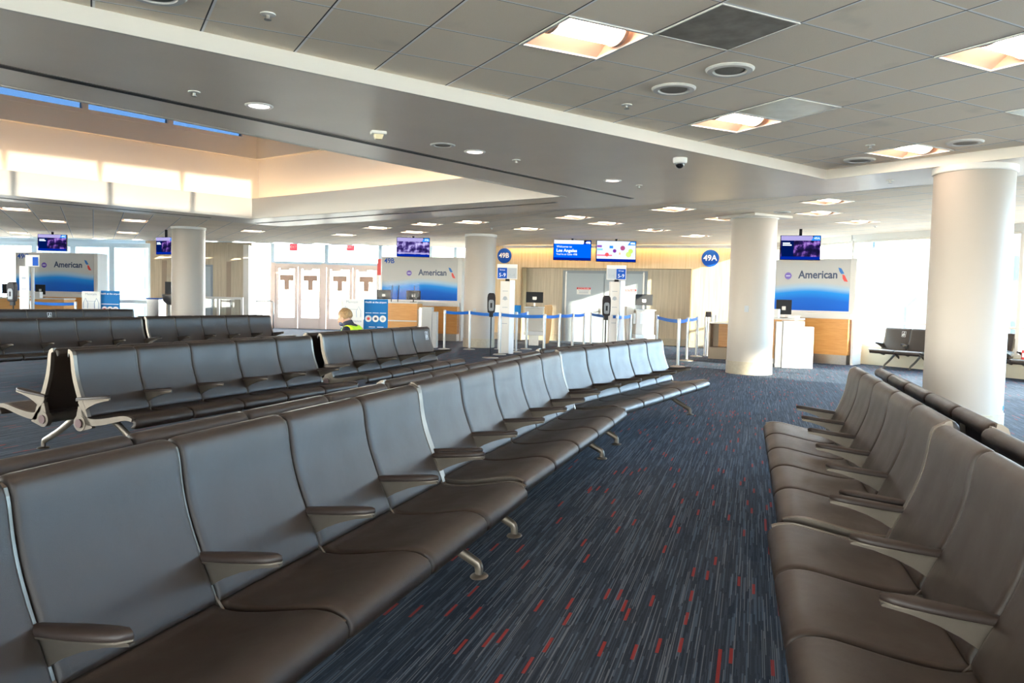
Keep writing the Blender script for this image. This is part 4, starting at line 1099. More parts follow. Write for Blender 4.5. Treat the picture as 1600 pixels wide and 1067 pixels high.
def tv(px0, py0, px1, py1, Y, rz, lab, kind, num):
    a = aty(px0, py0, Y); b = aty(px1, py1, Y); W = (b.x - a.x) / max(.3, math.cos(rz)); H_ = a.z - b.z
    cx = (a.x + b.x) / 2; zt = (a.z + b.z) / 2 + H_ / 2
    t = empty('television', (cx, Y, zt - H_), rz, lab, 'television', 'hanging gate screens')
    MB().box(-W / 2, W / 2, 0, .07, 0, H_).build('case', M_dark, t, bevel=.008)
    def rect(nm, x0, x1, z0, z1, m_, d=.004): return MB().box(-W / 2 + x0 * W, -W / 2 + x1 * W, -d, 0, z0 * H_, z1 * H_).build(nm, m_, t)
    if kind == 'welcome':
        rect('screen_background', .015, .985, .13, .80, E_blue, .003); rect('screen_footer', .015, .985, .02, .13, E_dblue, .003); rect('screen_header', .015, .80, .80, .98, E_white, .003)
        MB().prism([(-W / 2 + .78 * W, .80 * H_), (-W / 2 + .985 * W, .80 * H_), (-W / 2 + .985 * W, .98 * H_), (-W / 2 + .87 * W, .98 * H_)], lambda q, s: (q[0], s, q[1]), -.006, 0).build('screen_corner', E_dblue, t)
        text('welcome_line', 'Welcome to', .085, E_txt, t, (-W * .42, -.005, H_ * .66), extrude=.0005, align='LEFT')
        text('city_line', 'Los Angeles', .12, E_txt, t, (-W * .42, -.005, H_ * .47), extrude=.0005, align='LEFT', bold=.003)
        text('gate_line', "You're at Gate 49B", .075, E_txt, t, (-W * .42, -.005, H_ * .29), extrude=.0005, align='LEFT')
        text('gate_number', num, .085, E_txt, t, (W * .41, -.008, H_ * .87), extrude=.0005, bold=.003)
    elif kind == 'fruit':
        rect('screen_background', .015, .985, .14, .98, E_ice, .003); rect('screen_footer', .015, .985, .02, .14, E_dblue, .003)
        MB().prism([(-W / 2 + .78 * W, .80 * H_), (-W / 2 + .985 * W, .80 * H_), (-W / 2 + .985 * W, .98 * H_), (-W / 2 + .85 * W, .98 * H_)], lambda q, s: (q[0], s, q[1]), -.006, 0).build('screen_corner', E_cyan, t)
        text('gate_number', num, .08, E_txt, t, (W * .41, -.008, H_ * .88), extrude=.0005, bold=.003)
        rect('pink_streak', .02, .40, .27, .34, emis('s_pink', (.9, .2, .3), .9), .005); rect('violet_streak', .02, .14, .68, .78, emis('s_violet', (.3, .1, .5), .8), .005); rect('teal_streak', .02, .16, .54, .62, emis('s_teal', (.2, .6, .8), .9), .005)
        for nm, cx_, cz_, r_, c_ in (('purple_fruit', .46, .52, .045, (.2, .03, .3)), ('wine_ring', .66, .66, .06, (.4, .08, .2)), ('white_flower', .58, .42, .065, (1, .95, .95)), ('orange_heart', .59, .40, .03, (.9, .35, .1)),
                                     ('green_leaf_shape', .86, .52, .06, (.55, .8, .15)), ('lime_fruit', .81, .36, .07, (.6, .85, .2)), ('red_fruit', .27, .34, .05, (.85, .1, .1))):
            disc(nm, r_ * W, emis('s_' + nm, c_, .9), t, (-W / 2 + cx_ * W, -.004, cz_ * H_), th=.002, n=16)
        rect('blue_square', .33, .42, .64, .76, E_cyan, .005)
    else:
        rect('screen_background', .015, .985, .10, .80, E_mauve if kind == 'mauve' else E_night, .003); rect('screen_footer', .015, .985, .02, .14, E_dblue, .004)
        rect('screen_header', .015, .80, .79, .98, E_lil, .004)
        MB().prism([(-W / 2 + .76 * W, .79 * H_), (-W / 2 + .985 * W, .79 * H_), (-W / 2 + .985 * W, .98 * H_), (-W / 2 + .83 * W, .98 * H_)], lambda q, s: (q[0], s, q[1]), -.007, 0).build('screen_corner', E_cyan, t)
        if num: text('gate_number', num, .075, E_txt, t, (W * .4, -.009, H_ * .88), extrude=.0005)
        if kind == 'mauve': rect('caption_bar', .03, .97, .16, .22, E_lil, .005)
        else:
            rect('caption_block', .03, .33, .14, .78, emis('screen_night_blue', (.0, .006, .07), 1.0), .004); rect('caption_line_wide', .06, .28, .58, .63, E_txt, .006); rect('caption_line', .06, .24, .66, .70, E_txt, .006)
    MB().box(-.03, .03, .02, .06, H_, max(H_ + .02, Z2 - zt + H_)).build('mount', M_dark, t)
    return t
tv(865, 374, 923.5, 407.5, 22.3, 0, 'hanging screen welcoming to Los Angeles, left one of the twin screens before the maple wall', 'welcome', '49B')
tv(932, 375.5, 993.5, 410, 22.1, 0, 'hanging screen with fruit pictures, right one of the twin screens', 'fruit', '49A')
tv(620, 370.5, 671, 402, 22.9, R(4), 'hanging screen with a mauve picture above backdrop 49B', 'mauve', '49B')
tv(1222, 367, 1279, 407, 17.9, R(-12), 'hanging screen with dark violet pictures above backdrop 49A', 'night', '49A')
tv(60, 365.5, 103, 392.5, 24.6, R(6), 'hanging screen above the far left backdrop', 'night', '49C')
tv(240, 370, 276, 398, 22.6, R(-24), 'dark hanging screen partly hidden by the left column', 'night', None)

# ------------------------------------------------------------------ belt barriers
post0 = None
def make_post():
    t = empty('barrier_post')
    MB().lathe([(.16, 0), (.16, .008), (.13, .018), (.045, .026), (.032, .04)], 32).build('base', M_steel, t, auto=True)
    MB().lathe([(.032, .03), (.032, .93)], 20).build('pole', M_steel, t, auto=True)
    MB().lathe([(.036, .93), (.036, 1.01), (.03, 1.02)], 20).build('head', mat('post_head', (.5, .5, .5), .4, .6), t, auto=True)
    return t
post0 = make_post()
def ptop(px, py, Z=1.02): return atz(px, py, Z)
PX = [('b0', atz(694, 545.5), 'steel belt post beside the box stand of counter 49B'), ('b1', atz(733, 546), 'steel belt post in front of the column left of sign 49B'),
      ('b2', atz(780.5, 554), 'steel belt post just left of the pillar stand by round sign 49B'), ('b3', atz(805.8, 550), 'steel belt post just right of the pillar stand by round sign 49B'),
      ('b4', atz(822, 545.5), 'steel belt post left of the first boarding podium'), ('b5', Vector((.74, 18.2, 0)), 'steel belt post in front of the first boarding podium'),
      ('b6', Vector((1.15, 19.3, 0)), 'steel belt post left of the grey doors, right of the first podium'), ('b7', Vector((1.56, 20.4, 0)), 'steel belt post before the left grey door'),
      ('b8', Vector((1.95, 21.4, 0)), 'steel belt post before the left grey door near its notice'), ('b9', Vector((2.22, 22.2, 0)), 'steel belt post left of the second hand sanitiser'),
      ('b10', Vector((2.60, 19.6, 0)), 'steel belt post between the second sanitiser and the second pillar stand'), ('b11', Vector((3.08, 20.6, 0)), 'steel belt post right of the second pillar stand'),
      ('b12', Vector((3.72, 20.3, 0)), 'steel belt post at the right side of the second boarding podium'), ('b13', atz(1058.6, 573), 'nearest steel belt post, left of the open tan cabinet'),
      ('b14', atz(1072.5, 563.5), 'thicker looking steel belt post just behind the nearest one'), ('b15', atz(1087.5, 557), 'steel belt post closest to the open tan cabinet'),
      ('b16', aty(49, 475, 20.0), 'steel belt post at the far left before the orange counter'), ('b17', aty(118, 475, 20.0), 'steel belt post at the far left beside the white distance poster')]
post_at = {}
for k, (n_, p, lab) in enumerate(PX):
    t = post0 if k == 0 else copy_tree(post0)
    t.location = (p.x, p.y, 0); tag(t, lab, 'barrier post', 'belt barrier posts'); post_at[n_] = Vector((p.x, p.y))
def belt(a, b, lab):
    a = post_at[a] if isinstance(a, str) else Vector(a); b = post_at[b] if isinstance(b, str) else Vector(b)
    d = b - a; L = d.length; ang = math.atan2(d.y, d.x); mb = MB(); n = 10; e = .034
    for i in range(n):
        x0, x1 = e + (L - 2 * e) * i / n, e + (L - 2 * e) * (i + 1) / n
        s0_, s1_ = [-.018 * (1 - (2 * q / n - 1) ** 2) for q in (i, i + 1)]
        k = len(mb.v)
        mb.v += [(x0, -.002, .925 + s0_), (x1, -.002, .925 + s1_), (x1, -.002, 1.0 + s1_), (x0, -.002, 1.0 + s0_), (x0, .002, .925 + s0_), (x1, .002, .925 + s1_), (x1, .002, 1.0 + s1_), (x0, .002, 1.0 + s0_)]
        mb.f += [(k, k + 1, k + 2, k + 3), (k + 7, k + 6, k + 5, k + 4), (k + 3, k + 2, k + 6, k + 7), (k + 1, k, k + 4, k + 5)]
    o = mb.build('barrier_belt', M_belt, loc=(a.x, a.y, 0), rot=(0, 0, ang)); tag(o, lab, 'barrier belt', 'blue barrier belts')
for a, b, lab in (('b0', 'b1', 'blue belt between the box stand of counter 49B and the column'), ('b1', 'b2', 'blue belt crossing in front of the column left of sign 49B'), ('b3', 'b4', 'short blue belt right of the pillar stand by sign 49B'),
                  ('b2', 'b5', 'long blue belt running past the first podium'), ('b5', 'b6', 'blue belt just right of the first podium'), ('b6', 'b7', 'blue belt at the left edge of the grey doors'),
                  ('b7', 'b8', 'blue belt in front of the left grey door'), ('b9', 'b10', 'blue belt behind the second hand sanitiser'), ('b10', 'b11', 'short blue belt by the second pillar stand'),
                  ('b12', 'b13', 'long blue belt right of the second podium'), ('b13', 'b14', 'blue belt between the nearest two posts by the tan cabinet'), ('b14', 'b15', 'short blue belt ending closest to the tan cabinet'),
                  ('b16', 'b17', 'blue belt at the far left in front of the orange counter')): belt(a, b, lab)

# ------------------------------------------------------------------ pillar stands with group signs
def pillar_stand(p, rz, lab, W=.22, H_=1.86, flip=False, Z=0):
    t = empty('boarding_pillar', (p[0], p[1], 0), rz, lab, 'sign stand', 'boarding group pillars')
    MB().box(-W * .75, W * .35, 0, .16, 0, H_).build('pillar', M_white, t, bevel=.006)
    MB().box(W * .35, W * .85, -.12, .10, 0, H_ + .03).build('side_fin', mat('pale_blue_white', (.72, .80, .88), .4), t, bevel=.004)
    lines = MB()
    for k in range(5): lines.box(-W * .5, W * .1, -.003, 0, H_ - .25 - .2 * k, H_ - .235 - .2 * k)
    lines.build('printed_text', M_greyprint, t)
    o = disc('round_mark', .05, M_greyprint, t, (-W * .2, -.002, H_ - .42), n=20)
    MB().box(-.05, .05, .02, .1, H_, H_ + .06).build('sign_clamp', M_dark, t)
    # double group sign
    MB().box(-.26, .24, .04, .07, H_ + .05, H_ + .42).build('sign_board', M_paper, t, bevel=.004)
    a, b = (-.245, -.01) if not flip else (-.01, .225)
    c, d = (.0, .225) if not flip else (-.245, -.02)
    MB().box(a, b, .03, .04, H_ + .07, H_ + .33).build('blue_field', M_blue, t)
    MB().box(c, d, .032, .04, H_ + .07, H_ + .33).build('grey_field', mat('pale_grey_field', (.42, .45, .47), .5), t)
    text('group_number', '5-9', .13, M_whitelet, t, ((a + b) / 2, .029, H_ + .15), extrude=.0005)
    text('group_word', 'Group', .05, M_whitelet, t, ((a + b) / 2, .029, H_ + .28), extrude=.0005)
    text('faint_number', '1-4', .12, M_greyprint, t, ((c + d) / 2, .031, H_ + .15), extrude=.0005)
    return t
p = atz(790, 552); pillar_stand((p.x, p.y), R(-4), 'white boarding pillar with group signs under round sign 49B', H_=1.78)
p = aty(962, 500, 20.0); pillar_stand((p.x, p.y), R(4), 'white boarding pillar with group signs before the right grey door', H_=1.84, flip=True)
p = aty(51, 450, 19.2)
t = empty('boarding_sign_stand', (p.x, p.y, 0), 0, 'slim white pole with a small blue group sign at the far left', 'sign stand')
MB().lathe([(.14, 0), (.14, .012), (.04, .02), (.038, 1.84)], 20).build('pole', M_white, t, auto=True)
MB().box(-.16, .17, -.02, .01, 1.86, 2.14).build('sign_board', M_paper, t); MB().box(.02, .155, -.027, -.02, 1.88, 2.09).build('blue_field', M_blue, t)
p = aty(37.5, 450, 19.0)
t = empty('poster_stand', (p.x, p.y, 0), 0, 'tall white printed poster board at the far left beside the slim sign pole', 'poster stand')
MB().box(-.11, .11, 0, .04, 0, 1.86).build('board', M_paper, t, bevel=.004); MB().box(-.06, .06, -.003, 0, 1.3, 1.32).box(-.07, .07, -.003, 0, 1.1, 1.115).box(-.05, .05, -.003, 0, 1.55, 1.6).build('printed_text', M_greyprint, t)

# hand sanitiser stands
def sanitiser(p, lab, rz=0):
    t = empty('hand_sanitiser_stand', (p[0], p[1], 0), rz, lab, 'hand sanitiser', 'black hand sanitiser stands')
    MB().lathe([(.19, 0), (.19, .01), (.05, .022), (.02, .03)], 32).build('base', M_steel, t, auto=True)
    MB().lathe([(.014, .02), (.014, .98)], 14).build('pole', M_dark, t, auto=True)
    MB().box(-.045, .045, -.06, .02, .93, 1.06).build('drip_tray', M_dark, t, bevel=.01)
    pr = [(-.085, .02), (-.095, .12), (-.098, .34), (-.085, .42), (-.05, .455), (.05, .455), (.085, .42), (.098, .34), (.095, .12), (.085, .02), (.05, 0), (-.05, 0)]
    MB().prism([(x * .95, 1.02 + z) for x, z in pr], lambda q, s: (q[0], s, q[1]), -.10, .03).build('dispenser', mat('dark_maroon_plastic', (.008, .004, .006), .5, spec=.25), t, bevel=.012)
    MB().prism([(x * .62 , 1.07 + z * .55) for x, z in pr], lambda q, s: (q[0], s, q[1]), -.115, -.09).build('grey_cover', mat('grey_plastic', (.16, .17, .18), .4), t, bevel=.006)
    MB().box(-.022, .022, -.118, -.112, 1.14, 1.25).build('window_slot', M_dark, t)
    return t
p = atz(766, 559); sanitiser((p.x, p.y), 'black hand sanitiser stand left of the first boarding pillar')
p = Vector((2.05, 17.8, 0)); q = aty(946.5, 500, 17.6); sanitiser((q.x, 17.6), 'black hand sanitiser stand left of the second boarding pillar')
q = aty(21, 500, 18.2); sanitiser((q.x, 18.2), 'black hand sanitiser stand at the far left edge')

# boarding podiums
def podium(p, rz, lab, mlab, m_, side_m, sgn):
    t = empty('boarding_podium', (p[0], p[1], 0), rz, lab, 'podium', 'boarding podiums')
    MB().box(-.27, .27, 0, .4, .42, 1.10).build('body', m_, t, bevel=.02)
    MB().box(-.29, .29, -.06, .42, .30, .42).build('lower_shelf', M_white, t, bevel=.02)
    MB().box(-.14, .14, .1, .34, 0, .30).build('foot', M_steel, t)
    MB().box(-.30, .30, -.05, .42, 1.10, 1.13).build('top', M_white, t, bevel=.008)
    pts = [(0, 1.18), (.40, 1.20), (.44, 1.1), (.36, .35), (.28, .08), (.1, .06), (.1, .2), (.02, .9)]
    MB().prism([(sgn * (.29 + x * .55), z) for x, z in pts], lambda q, s: (q[0], s, q[1]), .12, .36).build('curved_side', side_m, t, bevel=.015)
    c, s = math.cos(rz), math.sin(rz); m = monitor((p[0] - s * .2, p[1] + c * .2, 1.13), rz, .50, .31, mlab, .12)
    MB().box(-.04, .04, -.055, -.05, .2, .28).build('arm_joint', M_steel, m)
    return t
podium((.62, 22.9), R(-4), 'beige boarding podium with a curved amber side, left of the grey doors', 'black monitor on the left boarding podium, seen from behind', mat('beige_podium', (.55, .50, .42), .4), M_woodedge, 1)
p = aty(1008, 500, 22.4)
podium((p.x, 22.4), R(8), 'glossy beige boarding podium in front of the right grey door', 'black monitor on the right boarding podium, seen from behind', mat('beige_podium_gloss', (.62, .54, .46), .25), mat('beige_podium', (.55, .50, .42), .4), -1)
t = MB().box(-.14, .14, -.005, .0, 0, .3).build('paper_notice', M_paper); q = aty(998, 500, 22.3); t.location = (q.x, 22.28, .72); tag(t, 'white paper notice taped to the right boarding podium', 'notice')
t.location.y = 22.385

# tan open cabinet + small posts and card reader near 49A sign
p = Vector((4.82, 19.35))
t = empty('open_cabinet', (p.x, p.y, 0), R(-22), 'open-fronted tan cabinet left of the middle right column', 'cabinet')
MB().box(0, .04, 0, .5, 0, .86).box(.76, .80, 0, .5, 0, .86).box(.04, .76, .46, .5, 0, .86).box(.04, .76, 0, .46, 0, .28).build('carcass', mat('dark_steel_cabinet', (.20, .15, .10), .4, .3), t)
MB().box(-.02, .82, -.02, .52, .86, .89).build('top', M_paper, t, bevel=.004)
MB().box(.18, .76, .44, .46, .28, .86).build('inner_panel', M_orange, t)
for k, (px_, lab) in enumerate(((1103, 'short white post stub behind the tan cabinet, left'), (1112, 'short white post stub behind the tan cabinet, middle'), (1118, 'short white post stub behind the tan cabinet, right'))):
    q = aty(px_, 500, 20.6); t = MB().lathe([(.045, 0), (.045, .01), (.035, .02), (.035, 1.05 - .03 * (k > 0)), (.02, 1.06)], 16).build('white_post', M_white, auto=True); t.location = (q.x, 20.6, 0); tag(t, lab, 'post', 'white posts behind the tan cabinet')
q = aty(1107, 487, 20.25); t = empty('card_reader', (q.x, 20.25, 0), 0, 'dark card reader on a slim post behind the tan cabinet', 'card reader')
MB().lathe([(.1, 0), (.1, .01), (.02, .02), (.02, 1.0)], 12).build('post', M_steel, t, auto=True); MB().box(-.07, .07, -.04, .02, 1.0, 1.14).build('reader', mat('dark_maroon_plastic', (.008, .004, .006), .5, spec=.25), t, bevel=.01)

# posters
def poster(px0, py0, px1, py1, Y, lab, kind):
    a = aty(px0, py0, Y); b = aty(px1, py1, Y); W = b.x - a.x; H_ = a.z
    t = empty('poster_stand', (a.x, Y, 0), 0, lab, 'poster stand', 'standing health posters')
    MB().box(0, W, 0, .03, a.z - (a.z - .35), a.z).build('board', M_paper if kind == 'white' else M_skyblue, t)
    MB().box(W * .3, W * .7, 0.03, .3, 0, .02).box(W * .45, W * .55, .02, .05, 0, .6).build('stand', M_steel, t)
    if kind == 'white':
        MB().box(0, W, -.003, 0, .35, a.z - .72).build('blue_foot', M_skyblue, t)
        text('heading', 'Maintain', .09, M_greyprint, t, (W / 2, -.004, H_ - .07), extrude=.0005)
        for s in (.2, .8):
            MB().tube([(W * s - .05, -.004, H_ - .45), (W * s - .06, -.004, H_ - .3), (W * s, -.004, H_ - .18), (W * s + .06, -.004, H_ - .3), (W * s + .05, -.004, H_ - .45)], .004, 5).build('figure_outline', M_skyblue, t)
        MB().box(W * .25, W * .75, -.004, 0, H_ - .26, H_ - .25).build('arrow_line', M_greyprint, t)
        text('distance_line', '6 ft Distance', .095, M_greyprint, t, (W / 2, -.004, H_ - .55), extrude=.0005, bold=.002)
        MB().box(W * .2, W * .8, -.003, 0, H_ - .66, H_ - .645).build('printed_text', M_greyprint, t)
    else:
        text('heading', 'Health at the airport', .065, M_whitelet, t, (W / 2, -.004, H_ - .08), extrude=.0005, bold=.001)
        for r_ in range(2):
            for c_ in range(3 if r_ == 0 else 2):
                cx = W * (.2 + .3 * c_) if r_ == 0 else W * (.35 + .35 * c_); cz = H_ - .50 - .36 * r_
                d = disc('round_symbol', .085, M_paper, t, (cx, -.001, cz), n=20)
                disc('symbol_mark', .04, (M_red, M_navy, M_greyprint)[c_ % 3], d, (0, 0, .003), rot=(0, 0, 0), n=10, th=.002)
                MB().box(cx - .08, cx + .08, -.003, 0, cz + .14, cz + .155).build('symbol_caption', M_whitelet, t)
    return t
poster(533, 467, 567, 500, 20.0, 'white distance poster with two outlined figures, behind the seated person', 'white')
poster(568.5, 467, 605.5, 512, 20.2, 'blue health poster with round symbols, left of the orange 49B counter', 'blue')
poster(128, 455, 156.5, 482, 20.8, 'white distance poster with outlined figures at the far left', 'white')
poster(157.5, 454, 186.5, 482, 20.9, 'blue health poster with round symbols at the far left', 'blue')
# small frame sign near gate pillars
for px_, py_, lab, m_ in ((779, 492, 'small white and blue notice standing left of the first boarding pillar', M_paper), (807, 500, 'small blue notice standing right of the first boarding pillar', M_skyblue)):
    q = aty(px_, py_, 21.0); t = empty('small_notice_stand', (q.x, 21.0, 0), 0, lab, 'notice')
    MB().lathe([(.1, 0), (.1, .01), (.012, .02), (.012, .9)], 10).build('pole', M_steel, t, auto=True)
    MB().box(-.11, .11, -.02, .0, .9, 1.18).build('sheet', m_, t); MB().box(-.11, .11, -.022, -.02, .9, .98).build('blue_strip', M_skyblue, t)
# red strip sign at the left edge of backdrop 49B
q = aty(592, 410, 25.4); t = empty('red_sign', (q.x, 25.5, 0), 0, 'tall narrow red sign on a post at the left edge of backdrop 49B', 'sign')
MB().lathe([(.12, 0), (.12, .01), (.02, .02), (.02, 2.0)], 12).build('pole', M_steel, t, auto=True); MB().box(-.06, .06, -.02, .01, 2.0, 2.52).build('sheet', M_red, t)

# bins and rail near the left column
q = aty(243, 478, 22.3)
t = empty('steel_cabinet', (q.x - .3, 22.4, 0), R(-6), 'brushed steel cabinet with a blue top edge, left of the left column', 'cabinet')
MB().box(0, .36, 0, .4, 0, 1.1).build('body', M_steel, t, bevel=.01); MB().box(-.01, .37, -.02, .42, 1.1, 1.13).build('blue_top', M_blue, t)
q = aty(262, 478, 22.2)
t = empty('water_station', (q.x - .15, 22.2, 0), 0, 'steel round-topped service stand with a small black display, against the left column', 'service stand')
MB().lathe([(.13, 0), (.13, .95), (.24, 1.05), (.28, 1.22), (.26, 1.25)], 28, c=(.2, .2, 0)).build('body', M_steel, t, auto=True)
MB().box(0.03, .2, .1, .13, 1.25, 1.6).build('display', M_dark, t, bevel=.005)
xr0, xr1 = aty(314, 470, 26.5).x, aty(380, 470, 26.5).x
t = empty('glass_railing', (xr0, 26.5, 0), 0, 'low glass railing with a pale metal frame right of the left column', 'railing')
L = xr1 - xr0; f = MB().box(0, L, -.03, .03, 1.1, 1.18)
for x in (0, L * .38, L - .08): f.box(x, x + .08, -.03, .03, 0, 1.1)
f.box(0, L, -.03, .03, .02, .1); f.build('frame', M_white, t); MB().box(.05, L - .05, -.006, .006, .1, 1.1).build('glass_sheet', M_glass, t)

# packet on the edge seat
q = q3 + wd * .14; nf = Vector((wd.y, -wd.x))
q = Vector((q.x + nf.x * .42, q.y + nf.y * .42))
t = empty('snack_packet', (q.x, q.y, .392), R(-50), 'red and white packet lying on the window bench at the right edge', 'packet')
MB().box(-.09, .09, -.05, .05, 0, .20).build('packet_body', M_red, t, bevel=.02); MB().box(-.07, .07, -.052, -.05, .06, .14).build('packet_label', M_whitelet, t)

# ------------------------------------------------------------------ seated person
def skin_body(name, joints, edges, m, parent, sub=2):
    me = bpy.data.meshes.new(name); me.from_pydata([j[:3] for j in joints], edges, []); me.update()
    o = bpy.data.objects.new(name, me); col.objects.link(o); o.parent = parent; me.materials.append(m)
    md = o.modifiers.new('skin', 'SKIN'); md.use_smooth_shade = True
    for k, j in enumerate(joints):
        sv = me.skin_vertices[0].data[k]; r = j[3]; sv.radius = r if isinstance(r, tuple) else (r, r); sv.use_root = (k == 0)
    s_ = o.modifiers.new('subdivision', 'SUBSURF'); s_.levels = sub; s_.render_levels = sub
    return o
M_skin = mat('skin', (.62, .33, .22), .5); M_hair = mat('sandy_hair', (.42, .24, .10), .6, noise=.45, nscale=40, bump=.6)
M_vest = mat('hi_vis_yellow', (.55, .80, .02), .6); M_navyc = mat('navy_jacket', (.015, .018, .035), .7); M_trous = mat('dark_trousers', (.02, .022, .03), .8)
pz = Vector((-1.93, 10.96))
# facing: away from the aisle row, local +y is the way the sitter faces
per = empty('person', (pz.x, pz.y, -.03), R(75), 'person with sandy hair, face mask and yellow hi-vis vest, seated and looking down', 'person')
# local axes: x along the bench, y towards the left of the picture
Jt = [(0, .36, .50, (.15, .13)), (0, .33, .66, (.145, .12)), (0, .31, .82, (.165, .125)), (0, .345, .92, (.12, .085)), (0, .375, .985, .052), (0, .40, 1.03, .055),
      (.17, .335, .905, .062), (.25, .38, .72, .05), (.19, .58, .64, .040), (.09, .68, .66, .032),
      (-.17, .335, .905, .062), (-.25, .38, .72, .05), (-.19, .58, .64, .040), (-.09, .68, .66, .032),
      (.10, .40, .47, .09), (.12, .84, .46, .068), (.12, .86, .10, .045), (.12, .98, .05, .036),
      (-.10, .40, .47, .09), (-.12, .84, .46, .068), (-.12, .86, .10, .045), (-.12, .98, .05, .036)]
Ed = [(0, 1), (1, 2), (2, 3), (3, 4), (4, 5), (3, 6), (6, 7), (7, 8), (8, 9), (3, 10), (10, 11), (11, 12), (12, 13), (0, 14), (14, 15), (15, 16), (16, 17), (0, 18), (18, 19), (19, 20), (20, 21)]
body = skin_body('body', Jt, Ed, M_navyc, per)
# vest: slightly larger torso shell, open neck
Vt = [(0, .36, .52, (.175, .155)), (0, .33, .66, (.17, .15)), (0, .305, .82, (.19, .155)), (0, .325, .93, (.19, .145)), (0, .345, .98, (.11, .095)), (.165, .33, .905, .085), (-.165, .33, .905, .085)]
skin_body('safety_vest', Vt, [(0, 1), (1, 2), (2, 3), (3, 4), (3, 5), (3, 6)], M_vest, per)
MB().lathe([(.085, 0), (.075, .04), (.068, .07)], 20).build('jacket_collar', M_navyc, per, loc=(0, .375, .96), rot=(-.35, 0, 0), auto=True)
# head
import bmesh
def blob(name, m, parent, loc, sc_, rot=(0, 0, 0), fn=None, seg=24, rng=16):
    bm = bmesh.new(); bmesh.ops.create_uvsphere(bm, u_segments=seg, v_segments=rng, radius=1)
    for v in bm.verts:
        if fn: v.co = fn(v.co)
        v.co = Vector((v.co.x * sc_[0], v.co.y * sc_[1], v.co.z * sc_[2]))
    me = bpy.data.meshes.new(name); bm.to_mesh(me); bm.free(); me.shade_smooth(); me.materials.append(m)
    o = bpy.data.objects.new(name, me); col.objects.link(o); o.parent = parent; o.location = loc; o.rotation_euler = rot; return o
def headfn(c):
    x, y, z = c
    if z < 0: x *= 1 + z * .28; y = y * (1 + z * .16) + (-z) * .10
    if y > .85: y += .04
    return Vector((x, y, z))
hd_ = blob('head', M_skin, per, (0, .44, 1.075), (.078, .098, .118), (-.42, 0, 0), headfn)
for s in (1, -1):
    blob('ear', M_skin, hd_, (s * .078, -.005, -.012), (.012, .022, .034), (0, 0, 0), None, 12, 8)
    blob('eye', mat('eye_dark', (.03, .02, .02), .2), hd_, (s * .03, .088, .012), (.010, .008, .006), (0, 0, 0), None, 10, 6)
blob('nose', M_skin, hd_, (0, .102, -.018), (.013, .020, .022), (.3, 0, 0), None, 12, 8)
blob('mouth', mat('lips', (.5, .2, .16), .5), hd_, (0, .095, -.055), (.022, .008, .006), (0, 0, 0), None, 10, 6)
def hairfn(c):
    x, y, z = c
    if y > .35 and z < .35: y = .35 + (y - .35) * .25
    if z < -.35: z = -.35 + (z + .35) * .35
    r = 1 + .05 * math.sin(x * 9 + z * 7) * math.cos(y * 11)
    return Vector((x * r, y * r, z * r))
blob('hair', M_hair, hd_, (0, -.018, .020), (.089, .106, .112), (0, 0, 0), hairfn, 32, 20)
blob('face_mask', mat('blue_mask', (.05, .06, .12), .7), hd_, (0, .060, -.062), (.056, .052, .042), (0, 0, 0), None, 16, 10)
# hands, five fingers each, holding a phone
def hand(s):
    J = [(s * .09, .68, .66, .028), (s * .07, .72, .665, (.034, .018)), (s * .05, .755, .67, (.034, .014))]
    E_ = [(0, 1), (1, 2)]
    for k in range(4):
        b = len(J); u = (k - 1.5) * .017
        J += [(s * .05 + u, .765, .672, .0085), (s * .035 + u, .79, .684, .008), (s * .02 + u, .80, .70 - .002 * k, .007)]
        E_ += [(2, b), (b, b + 1), (b + 1, b + 2)]
    b = len(J); J += [(s * .045, .72, .69, .009), (s * .025, .745, .705, .008)]; E_ += [(1, b), (b, b + 1)]
    return skin_body('hand', J, E_, M_skin, per, 1)
hand(1); hand(-1)
t = MB().box(-.038, .038, -.004, .004, -.075, .075).build('mobile_phone', M_dark, bevel=.003)
cz, sz = math.cos(R(75)), math.sin(R(75)); t.location = (pz.x - sz * .80, pz.y + cz * .80, .74); t.rotation_euler = (-.5, 0, R(75)); tag(t, 'dark mobile phone held by the seated person in the yellow vest', 'phone')
for s in (1, -1): MB().prism([(-.045, -.09), (.045, -.09), (.05, .08), (.03, .16), (-.03, .16), (-.05, .08)], lambda q, u: (q[0], q[1], u), 0, .085).build('shoe', M_dark, per, loc=(s * .12, .90, 0), bevel=.02)

# ------------------------------------------------------------------ outside
M_apron = mat('concrete_apron', (.84, .72, .55), .8, noise=.1, nscale=.3)
struct(MB().quad((-160, -160, -4), (160, -160, -4), (160, 200, -4), (-160, 200, -4)).build('ground', M_apron))
M_out = mat('pale_building', (.07, .09, .11), .7); M_outd = mat('blue_grey_steelwork', (.022, .05, .085), .6)
def outer_bld(x, y, w_, d_, h, lab, nb=8, rz=0, z0=-4):
    t = empty('building_or_sun_block', (x, y, z0), rz, lab, 'building')
    MB().box(-w_ / 2, w_ / 2, -d_ / 2, d_ / 2, 0, h).build('wall', M_out, t)
    g_ = MB()
    for k in range(int(h // 2.2)): g_.box(-w_ / 2 + .5, w_ / 2 - .5, -d_ / 2 - .06, -d_ / 2, 1 + k * 2.2, 1.9 + k * 2.2)
    if g_.v: g_.build('window_band', M_outd, t)
    MB().box(-w_ / 2 - .3, w_ / 2 + .3, -d_ / 2 - .3, d_ / 2 + .3, h, h + .4).build('roof', M_outd, t)
    return t
outer_bld(-31, 62, 9, 8, 11, 'pale distant building seen through the far left windows')
outer_bld(36, 60, 12, 10, 14, 'pale distant building with dark windows seen above backdrop 49A')
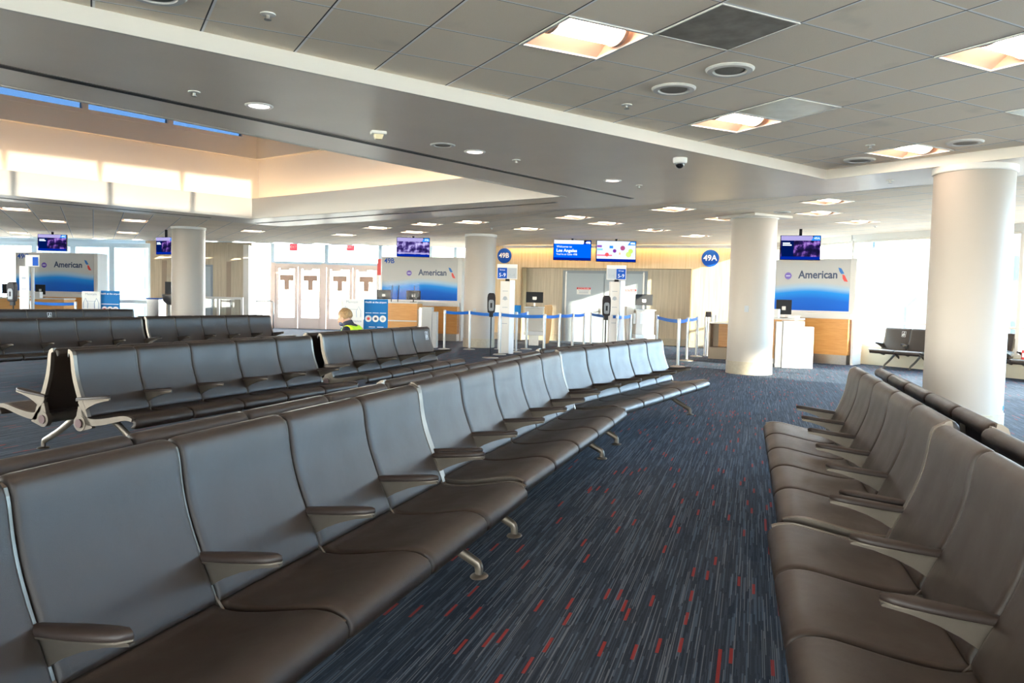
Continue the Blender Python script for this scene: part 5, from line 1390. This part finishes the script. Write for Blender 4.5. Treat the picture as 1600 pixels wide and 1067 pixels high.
# unseen long block added at the right to keep sun off the hall
outer_bld(35.2, -62, 2.4, 101, 17.0, 'long unseen block added outside to the right to shade the hall')
t = empty('raised_sun_block', (36.5, -8.0, 0), 0, 'raised unseen block added outside to the right to limit the sun patches', 'sun block')
MB().box(-2.4, -1.0, -3.2, 3.0, 8.5, 13).build('sun_block_body', M_out, t)  # unseen raised mass, added to cut the sun beam before the windows
for y_ in (-2.5, 2.5): MB().box(-1.9, -1.5, y_ - .3, y_ + .3, -4, 8.5).build('pier', M_outd, t)
# light mast and apron details behind right windows
p = aty(1366, 450, 34)
t = empty('light_mast', (p.x, 34, -4), 0, 'pale blue steel mast outside the right windows', 'mast')
MB().box(-.35, .35, -.3, .3, 0, 5.3).build('pedestal', M_outd, t); MB().box(-.14, .14, -.14, .14, 5.3, 13).build('pole', M_outd, t); MB().box(-1.3, .5, -.1, .1, 7.9, 8.3).build('arm', M_outd, t)
for (x0, y0, x1, y1, Y, lab) in ((1415, 480, 1432, 467, 45, 'thin crane arm outside the right windows'), (1590, 400, 1592, 540, 30, 'thin pole outside at the right edge')):
    a, b = aty(x0, y0, Y), aty(x1, y1, Y); t = MB().tube([(a.x, Y, -4), (a.x, Y, a.z), (b.x, Y, b.z + .01)], .12, 8).build('apron_pole', M_outd); tag(t, lab, 'pole')
# louvred plant screen beyond the clerestory windows
sc_ = O3 + lO * 7.5; e_ = O2 + lO * 7.5
ang = math.atan2((e_ - sc_).y, (e_ - sc_).x); LL = (e_ - sc_).length
t = empty('louvre_screen', (sc_.x, sc_.y, 4.2), ang, 'white louvred plant screen outside the skylight windows', 'louvre screen')
f = MB()
for k in range(12): f.prism([(0, .42 * k), (.22, .42 * k + .16), (.22, .42 * k + .22), (0, .42 * k + .06)], lambda q, s: (s, q[0], q[1]), -5, LL * .62)
f.build('slat', mat('louvre_blue_grey', (.16, .24, .34), .5), t)
f = MB()
for k in range(5): x = -5 + (LL * .62 + 5) * k / 4; f.box(x - .1, x + .1, .1, .25, 0, 5.2)
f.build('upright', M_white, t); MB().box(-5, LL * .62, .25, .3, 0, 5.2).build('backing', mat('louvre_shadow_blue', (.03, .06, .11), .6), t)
